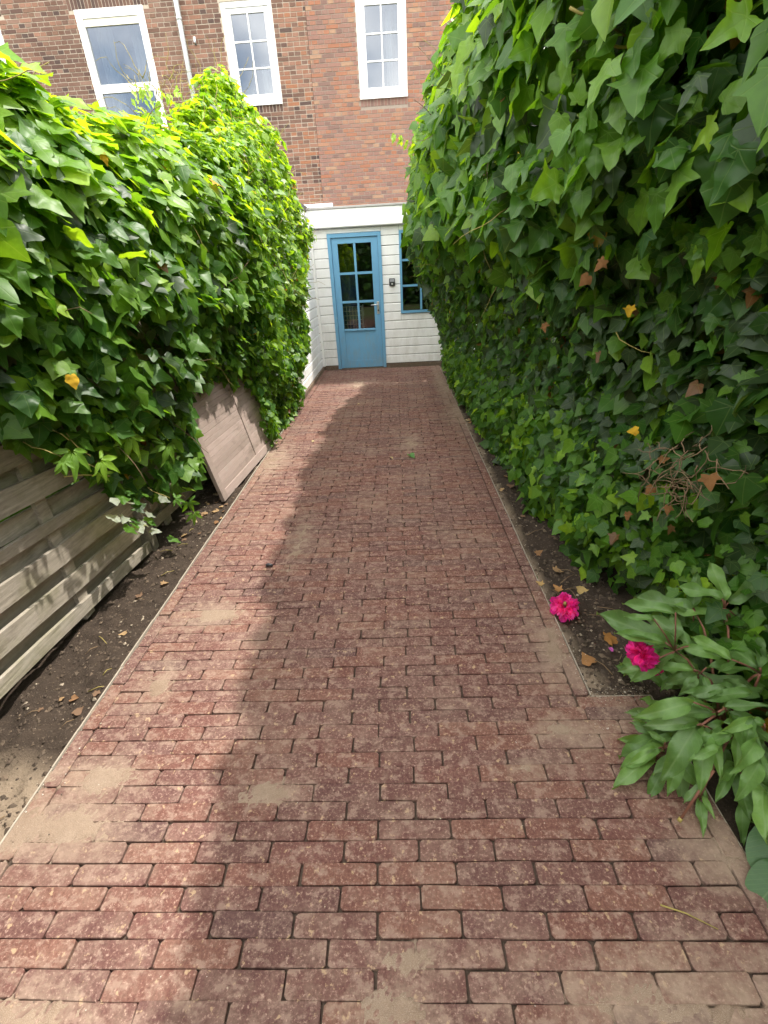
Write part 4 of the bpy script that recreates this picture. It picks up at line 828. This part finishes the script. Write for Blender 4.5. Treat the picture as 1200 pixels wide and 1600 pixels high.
# ------------------------------------------------------------------ peony
po = empty('peony', (1.12, 1.08, 0), 'leafy peony bush with one pink flower, leaning over the paving at right', 'plant')
z7 = lambda x, y: (850 + x / 3.4286, 880 + y / 3.4286)
HUB = {1: (965, 240, 1.25), 2: (700, 470, 1.14), 3: (1160, 590, 1.05), 4: (930, 800, .96), 5: (840, 870, .92), 6: (975, 790, .95), 7: (640, 990, .95), 8: (740, 1020, .92), 9: (1040, 1110, .86), 10: (880, 1150, .83), 11: (840, 590, 1.08), 12: (800, 240, 1.3), 13: (1180, 900, .9)}
LV = [(1, 970, 200, 970, -5), (1, 990, 210, 1170, 50), (1, 955, 190, 830, 60), (1, 930, 290, 735, 155), (1, 1035, 290, 1200, 230), (1, 965, 322, 840, 325), (1, 1010, 315, 1155, 350), (1, 960, 300, 925, 200), (1, 985, 310, 1030, 215),
      (2, 700, 450, 440, 185), (2, 650, 425, 395, 328), (2, 705, 265, 512, 125), (2, 700, 475, 500, 542), (2, 790, 440, 662, 232), (2, 590, 300, 445, 262), (2, 710, 440, 640, 250), (2, 640, 540, 480, 620), (2, 520, 560, 405, 568),
      (3, 1155, 560, 908, 362), (3, 1115, 685, 795, 500), (3, 1005, 515, 845, 340), (3, 1120, 700, 1020, 670), (3, 1160, 560, 1210, 330), (3, 1150, 620, 1205, 450),
      (4, 915, 795, 572, 675), (4, 800, 745, 515, 818), (4, 900, 800, 800, 700), (5, 830, 858, 537, 866), (5, 818, 868, 640, 1155), (5, 860, 880, 838, 1150), (5, 900, 890, 940, 1130), (6, 985, 790, 1200, 960), (6, 985, 800, 1035, 1085), (6, 960, 770, 1160, 800),
      (7, 640, 990, 408, 902), (7, 630, 985, 415, 1055), (7, 600, 1040, 388, 1142), (7, 610, 990, 460, 1068), (7, 650, 960, 560, 905), (8, 650, 1090, 555, 1240), (8, 730, 1030, 672, 1217), (8, 700, 1040, 780, 1200), (8, 740, 1060, 740, 1290),
      (9, 1030, 1120, 1100, 1340), (9, 1070, 1100, 1205, 1200), (9, 1080, 1160, 1205, 1335), (9, 1080, 1040, 1205, 1010), (9, 1020, 1100, 930, 1290), (10, 845, 1240, 912, 1368), (10, 830, 1265, 850, 1440), (10, 860, 1180, 800, 1290),
      (11, 830, 590, 650, 650), (11, 850, 600, 880, 720), (11, 800, 570, 690, 500), (11, 870, 560, 1000, 640), (11, 820, 600, 740, 700), (12, 790, 250, 600, 80), (12, 800, 240, 820, 60), (12, 830, 300, 700, 180), (12, 800, 330, 880, 420),
      (13, 1180, 860, 1080, 780), (13, 1190, 900, 1100, 1000), (13, 1200, 950, 1250, 1100)]
PT = [(.115, .225, .055), (.14, .265, .065), (.165, .30, .07), (.13, .23, .075), (.10, .195, .05)]
rootp = np.array([1.12, 1.08, 0.]); camp = np.array([0, 0, H]); PP = []; NN = []; TT2 = []; SS = []; CC2 = []
def addleaf(b, tpt, roll=.3):
    d = tpt - b; PP.append(b); TT2.append(d); SS.append(np.linalg.norm(d) * 1.03); view = nrm(camp - b); NN.append(view * .8 + np.array([0, 0, .6]) + rng.normal(0, roll, 3)); CC2.append(random.randrange(len(PT)))
for (hb, x0, y0, x1, y1) in LV:
    Yh = HUB[hb][2]; b = at_y(*z7(x0, y0), Yh); tdir = ray(*z7(x1, y1)); cb_ = project(b)[0, 2]; tp = camp + tdir * (cb_ / F) * (1 + random.uniform(-.03, .03)); tp = tp if tp[2] > .01 else camp + tdir * ((.012 - H) / tdir[2]); addleaf(b, tp, .22)
for k in range(225):                               # the leaves behind, filling the bush
    a = random.uniform(0, 2 * math.pi); r = .36 * math.sqrt(random.random()); zz = random.uniform(.07, .46) * (1 - r * 1.2); b = np.array([1.13 + r * math.cos(a) * .85, 1.04 + r * math.sin(a) * 1.0, zz])
    d = np.array([math.cos(a) + random.gauss(0, .5), math.sin(a) + random.gauss(0, .5), random.uniform(-.5, .5)]); d = nrm(d) * random.uniform(.08, .135); addleaf(b, b + d, .4)
leaf_field(po, 'leaf', 'leaf', LANCE, M_PEONY, np.array(PP), np.array(NN), np.array(TT2), np.array(SS), np.array(CC2), 400, np.ones(len(PP)), PT)
for k, (x0, y0, Yh) in HUB.items():
    e = Vector(at_y(*z7(x0, y0), Yh)); s = Vector(rootp) + Vector((random.uniform(-.06, .06), random.uniform(-.06, .06), -.03)); m_ = s.lerp(e, .5) + Vector((0, 0, .08)); pts = [s, s.lerp(m_, .5) + Vector((0, 0, .03)), m_, m_.lerp(e, .5) + Vector((0, 0, .02)), e]; MB().tube(pts, .006, .0032, 6).build('stem', M_RSTEM, po, True)
for (hb, x0, y0, x1, y1) in LV:
    h_ = HUB[hb]; a, b = Vector(at_y(*z7(h_[0], h_[1]), h_[2])), Vector(at_y(*z7(x0, y0), h_[2]))
    if (a - b).length > .012: MB().tube([a, a.lerp(b, .5) + Vector((0, 0, .004)), b], .003, .0022, 5).build('leaf_stalk', M_RSTEM, po, True)
a, b = Vector(at_y(*z7(910, 1110), .83)), Vector(ground(*z7(735, 1365), .03)); MB().tube([a, a.lerp(b, .5) + Vector((0, 0, .006)), b], .0045, .004, 6).build('cut_stem', M_RSTEM, po, True); d_ = (b - a).normalized(); MB().tube([b, b + d_ * .012], .0058, .0062, 7).build('cut_stem_end', M_YSTEM, po, True)
# flowers
def petal(seed):
    r = random.Random(seed); V = []; T = []; U = []; n = 6
    for i in range(n + 1):
        t = i / n; wd = .27 * math.sin(math.pi * (.12 + .76 * t) ** 1.1) ** .8
        for u in (-1, -.5, 0, .5, 1): V.append((u * wd, t * (1 - (.12 * r.random() if i == n else 0)), .25 * (u * wd) ** 2 * 4 - .15 * t * t + .13 * math.sin(u * 4 + seed * 2 + t * 3) * t + (r.uniform(-.10, .10) if i == n else 0))); U.append((u * wd + .05, t))
    for i in range(n):
        for k in range(4): a = i * 5 + k; T += [(a, a + 1, a + 6), (a, a + 6, a + 5)]
    return np.array(V), np.array(T), np.array(U)
PETAL = [petal(s) for s in range(4)]; PK = [(.54, .014, .24), (.64, .04, .34), (.40, .008, .14), (.70, .09, .42)]
def flower(o, c, axis, rad, n, dark=False):
    axis = nrm(np.array(axis, float)); u = nrm(np.cross(axis, [.3, .9, .1])); v = np.cross(axis, u); P = []; Nn = []; Tt = []; S = []; Cc = []
    for k in range(n):
        f = k / n; a = k * 2.399; openn = .35 + 1.25 * f; rr = math.cos(a) * u + math.sin(a) * v; tdir = rr * math.sin(openn) + axis * math.cos(openn) + rng.normal(0, .12, 3); P.append(c + rr * rad * .10); Tt.append(tdir); Nn.append(axis * math.sin(openn) - rr * math.cos(openn) + rng.normal(0, .15, 3)); S.append(rad * (.62 + .4 * f) * random.uniform(.85, 1.1)); Cc.append(random.choice((0, 2, 1, 0)) if dark else random.choice((0, 1, 1, 3)))
    leaf_field(o, 'petal', 'petal', PETAL, M_PETAL, np.array(P), np.array(Nn), np.array(Tt), np.array(S), np.array(Cc), 999, np.ones(n), PK, 1.0)
fl = empty('peony_flower', ground(882, 950), 'bright magenta peony bloom lying on the soil at the right path edge', 'flower')
fc = ground(882, 948, .03); flower(fl, fc, (-.15, -.45, 1), .068, 58)
st = MB(); st.tube([fc + [0, 0, .012], fc + [-.002, -.004, .03]], .010, .006, 7); st.build('flower_heart', M_YSTEM, fl, True)
pf = MB(); fcc = at_y(1003, 1022, 1.165); pf.tube([fcc, fcc + np.array([.03, .03, .01])], .012, .008, 7); pfo = pf.build('flower', M_RSTEM, po, True); pfo['label'] = 'deep pink drooping peony bloom'
flower(pfo, fcc, (-.75, -.5, .25), .054, 46, True); flower(pfo, at_y(1020, 1042, 1.165), (-.2, -.7, -.3), .04, 24, True)
tag(link(bpy.data.objects.new('fallen_petal', np_mesh('fallen_petal', PETAL[1][0] * .03 + ground(957, 1018, .012), PETAL[1][1], M_PETAL, tint=(.6, .12, .5), uv=PETAL[1][2]))), 'single small lilac-pink petal on the soil beside the peony', 'petal')
# broad-leaved plant cut off by the right edge
bp = empty('broad_leaved_plant', ground(1195, 1330), 'low plant with broad rounded leaves at the right edge beside the paving', 'plant')
def roundleaf(seed):
    V = []; T = []; U = []; n = 8; r = random.Random(seed)
    for i in range(n + 1):
        t = i / n; wd = .36 * math.sqrt(max(.004, math.sin(math.pi * t)))
        for u in (-1, -.6, -.25, 0, .25, .6, 1): V.append((u * wd, t, -.25 * t * t + .03 * math.sin(t * 22 + abs(u) * 6) + .15 * abs(u * wd) - .35 * (u * wd) ** 2)); U.append((u * wd, t))
    for i in range(n):
        for k in range(6): a = i * 7 + k; T += [(a, a + 1, a + 8), (a, a + 8, a + 7)]
    return np.array(V), np.array(T), np.array(U)
RL = [roundleaf(1)]
for k, (b, tp) in enumerate((((1230, 1290), (1185, 1375)), ((1240, 1350), (1195, 1400)), ((1260, 1300), (1290, 1420)))):
    b3, t3 = ground(*b, .09 - .03 * k), ground(*tp, .05 - .02 * k); o_ = np.array([b3]); leaf_field(bp, 'leaf', 'leaf', RL, M_PEONY, o_, np.array([[-.25, -.2, 1.]]), np.array([t3 - b3]), np.array([.16]), np.array([0]), 1, np.ones(1), [(.05, .125, .035)])
    MB().tube([ground(1260, 1330, -.02), b3], .004, .003, 5).build('leaf_stalk', M_YSTEM, bp, True)

# ------------------------------------------------------------------ litter
def litter(spots, name, label, group, pal_i, mat, smin, smax, zoff=.006):
    for p in spots:
        V, T, U = random.choice(IVY); s = random.uniform(smin, smax); V = V * [1, 1, 1]; V = V.copy(); V[:, 2] += .25 * (V[:, 0] ** 2) + .2 * (V[:, 1] - .5) ** 2 + .05 * np.sin(V[:, 0] * 9 + V[:, 1] * 7); V[:, 1] -= .4; V = V * s; V[:, 2] -= V[:, 2].min()
        key = pal_i[random.randrange(len(pal_i))]; me = np_mesh(name, V, T, mat, tint=key, uv=U); o = bpy.data.objects.new(name, me); link(o); o.location = (p[0], p[1], p[2] + zoff); o.rotation_euler = (random.gauss(0, .15), random.gauss(0, .15), random.uniform(0, 6.28)); tag(o, label, 'leaf', group)
DRY = [(.30, .19, .10), (.38, .25, .13), (.24, .13, .065), (.42, .30, .12), (.18, .11, .07), (.45, .36, .22)]
def soilpt(px, py, dx=0): q = ground(px, py); return (q[0], q[1], soil_h(q[0] + dx, q[1]) + .0)
lf = []
for _ in range(46):
    y = random.choice((random.uniform(2.6, 3.4), random.uniform(1.2, 3.0), random.uniform(3, 5))); x = random.uniform(-1.5, -1.28); lf.append((x, y, soil_h(x, y)))
litter(lf, 'fallen_leaf', 'small tan dry leaf lying on the dark soil between fence and path', 'dry leaves on the left bed', DRY[:3] + DRY[4:], M_DEAD, .02, .045)
lf = []
for _ in range(34):
    y = random.uniform(1.4, 7.5); x = random.uniform(.74, .86 if y > 2 else .95); lf.append((x, y, soil_h(x + 9, y)))
litter(lf, 'fallen_leaf', 'brown dry leaf lying on the soil below the right-hand ivy', 'dry leaves on the right bed', DRY, M_DEAD, .03, .065)
for (a, b, s, lab, c) in ((957, 994, .085, 'curled orange-brown leaf on the soil between the two pink blooms', (.36, .17, .05)), (920, 1027, .07, 'brown curled leaf near the corner of the right soil bed', (.30, .15, .06)), (870, 918, .05, 'orange dry leaf just behind the fallen magenta bloom', (.38, .2, .08)), (843, 912, .04, 'tan leaf at the path edge behind the magenta bloom', (.42, .28, .12))):
    litter([soilpt(a, b, 9)], 'fallen_leaf', lab, 'dry leaves on the right bed', [c], M_DEAD, s, s)
litter([ground(643, 714, .003)], 'fallen_leaf', 'small fresh green leaf lying alone on the path', None, [(.12, .30, .09)], M_IVY, .075, .075, .003)
for a, b, lab in ((612, 716, 'tiny pale leaf scrap on the path left of the green leaf'), (489, 690, 'tiny yellowish leaf scrap on the sunlit side of the path'), (560, 632, 'tiny tan leaf scrap far up the path')): litter([ground(a, b, .003)], 'fallen_leaf', lab, None, [(.45, .36, .2)], M_DEAD, .03, .035, .003)
for a, b, lab in ((1082, 1432, 'thin straw-coloured twig lying on the bricks in the right foreground'), ):
    q = [ground(a - 50, b - 18, .009), ground(a - 10, b - 5, .006), ground(a + 40, b + 20, .006)]; tag(MB().tube(q, .0022, .0012, 5).build('twig', M_YSTEM, None, True), lab, 'twig')
q = ground(421, 884, .008); s_ = MB(); s_.tube([q + [-.018, 0, 0], q + [-.008, .004, .006], q + [.008, -.003, .007], q + [.018, 0, 0]], .011, .008, 7); tag(s_.build('dark_stone', M_BLACK, None, True), 'small blackish stone on the sunlit part of the path', 'stone')
for k in range(14):
    x = random.uniform(-1.5, -1.3); y = random.uniform(.8, 3.2); z = soil_h(x, y) + .008; a = random.uniform(0, 6.28); l_ = random.uniform(.04, .13)
    tag(MB().tube([(x, y, z), (x + math.cos(a) * l_ * .5, y + math.sin(a) * l_ * .5, z + .01), (x + math.cos(a) * l_, y + math.sin(a) * l_, z)], .0022, .0014, 5).build('twig', random.choice((M_STEM, M_YSTEM)), None, True), 'thin dry twig lying on the soil of the left bed', 'twig', 'twigs on the left bed')
for k in range(16):
    x = random.uniform(.76, .98); y = random.uniform(1.35, 2.6); z = soil_h(x + 9, y) + .008; a = random.uniform(0, 6.28); l_ = random.uniform(.04, .13)
    tag(MB().tube([(x, y, z), (x + math.cos(a) * l_ * .5, y + math.sin(a) * l_ * .5, z + .01), (x + math.cos(a) * l_, y + math.sin(a) * l_, z)], .0022, .0014, 5).build('twig', M_STEM, None, True), 'thin dry twig lying on the soil of the right bed', 'twig', 'twigs on the right bed')
def crumbs(name, pts, smin, smax, pal, label):
    V0 = np.array([(1, 0, 0), (-1, 0, 0), (0, 1, 0), (0, -1, 0), (0, 0, .7), (0, 0, -.7)], float); T0 = np.array([(0, 2, 4), (2, 1, 4), (1, 3, 4), (3, 0, 4), (2, 0, 5), (1, 2, 5), (3, 1, 5), (0, 3, 5)])
    N = len(pts); s = rng.uniform(smin, smax, (N, 1, 1)) * rng.uniform(.6, 1.3, (N, 1, 3)) * (rng.random((N, 1, 1)) ** 1.5 + .35); a = rng.uniform(0, 6.28, N); V = V0[None] * s * rng.uniform(.7, 1.2, (N, 6, 1)); c, q = np.cos(a)[:, None], np.sin(a)[:, None]
    W = np.stack([V[:, :, 0] * c - V[:, :, 1] * q, V[:, :, 0] * q + V[:, :, 1] * c, V[:, :, 2]], 2) + np.array(pts)[:, None]; T = (T0[None] + (np.arange(N) * 6)[:, None, None]).reshape(-1, 3)
    o = link(bpy.data.objects.new(name, np_mesh(name, W.reshape(-1, 3), T, M_CRUMB, tint=np.repeat(np.array(pal)[rng.integers(0, len(pal), N)], 6, 0), smooth=False))); tag(o, label, 'gravel', kind='stuff')
CP = [(.07, .052, .038), (.09, .066, .046), (.06, .045, .034), (.13, .095, .066), (.08, .058, .042), (.10, .075, .054)] * 3 + [(.28, .23, .17)]
pts = []
for _ in range(5200):
    x = random.uniform(-1.62, -1.275); y = random.uniform(.4, 5.5) ** 1.0; pts.append((x, y, soil_h(x, y) + .02 * max(0, -x - 1.45)))
crumbs('soil_crumbs', pts, .003, .012, CP, 'loose dark soil crumbs and grit on the left bed')
pts = []
for _ in range(4200):
    y = 1.27 + 6 * random.random() ** 1.6; x = random.uniform(.715, 1.05); pts.append((x, y, soil_h(x + 9, y) + .03 * max(0, x - .9)))
crumbs('soil_crumbs', pts, .004, .015, CP, 'loose soil crumbs and grit on the right bed')
pts = []
for _ in range(420):
    x = random.uniform(XL, XR); y = .2 + 4 * random.random() ** 1.5; pts.append((x, y, .0015))
for _ in range(900):
    y = 1.1 + 4 * random.random() ** 1.6; pts.append((XR + random.gauss(0, .03), y, .002))
for _ in range(700): pts.append((XL + abs(random.gauss(0, .05)), random.uniform(.4, 4), .002))
for _ in range(300): pts.append((random.uniform(XR, XP), YC + random.gauss(0, .025), .002))
crumbs('path_grit', pts, .0008, .0032, [(.4, .33, .25), (.5, .45, .38), (.12, .09, .07), (.3, .22, .15)], 'fine grit scattered on the brick path')
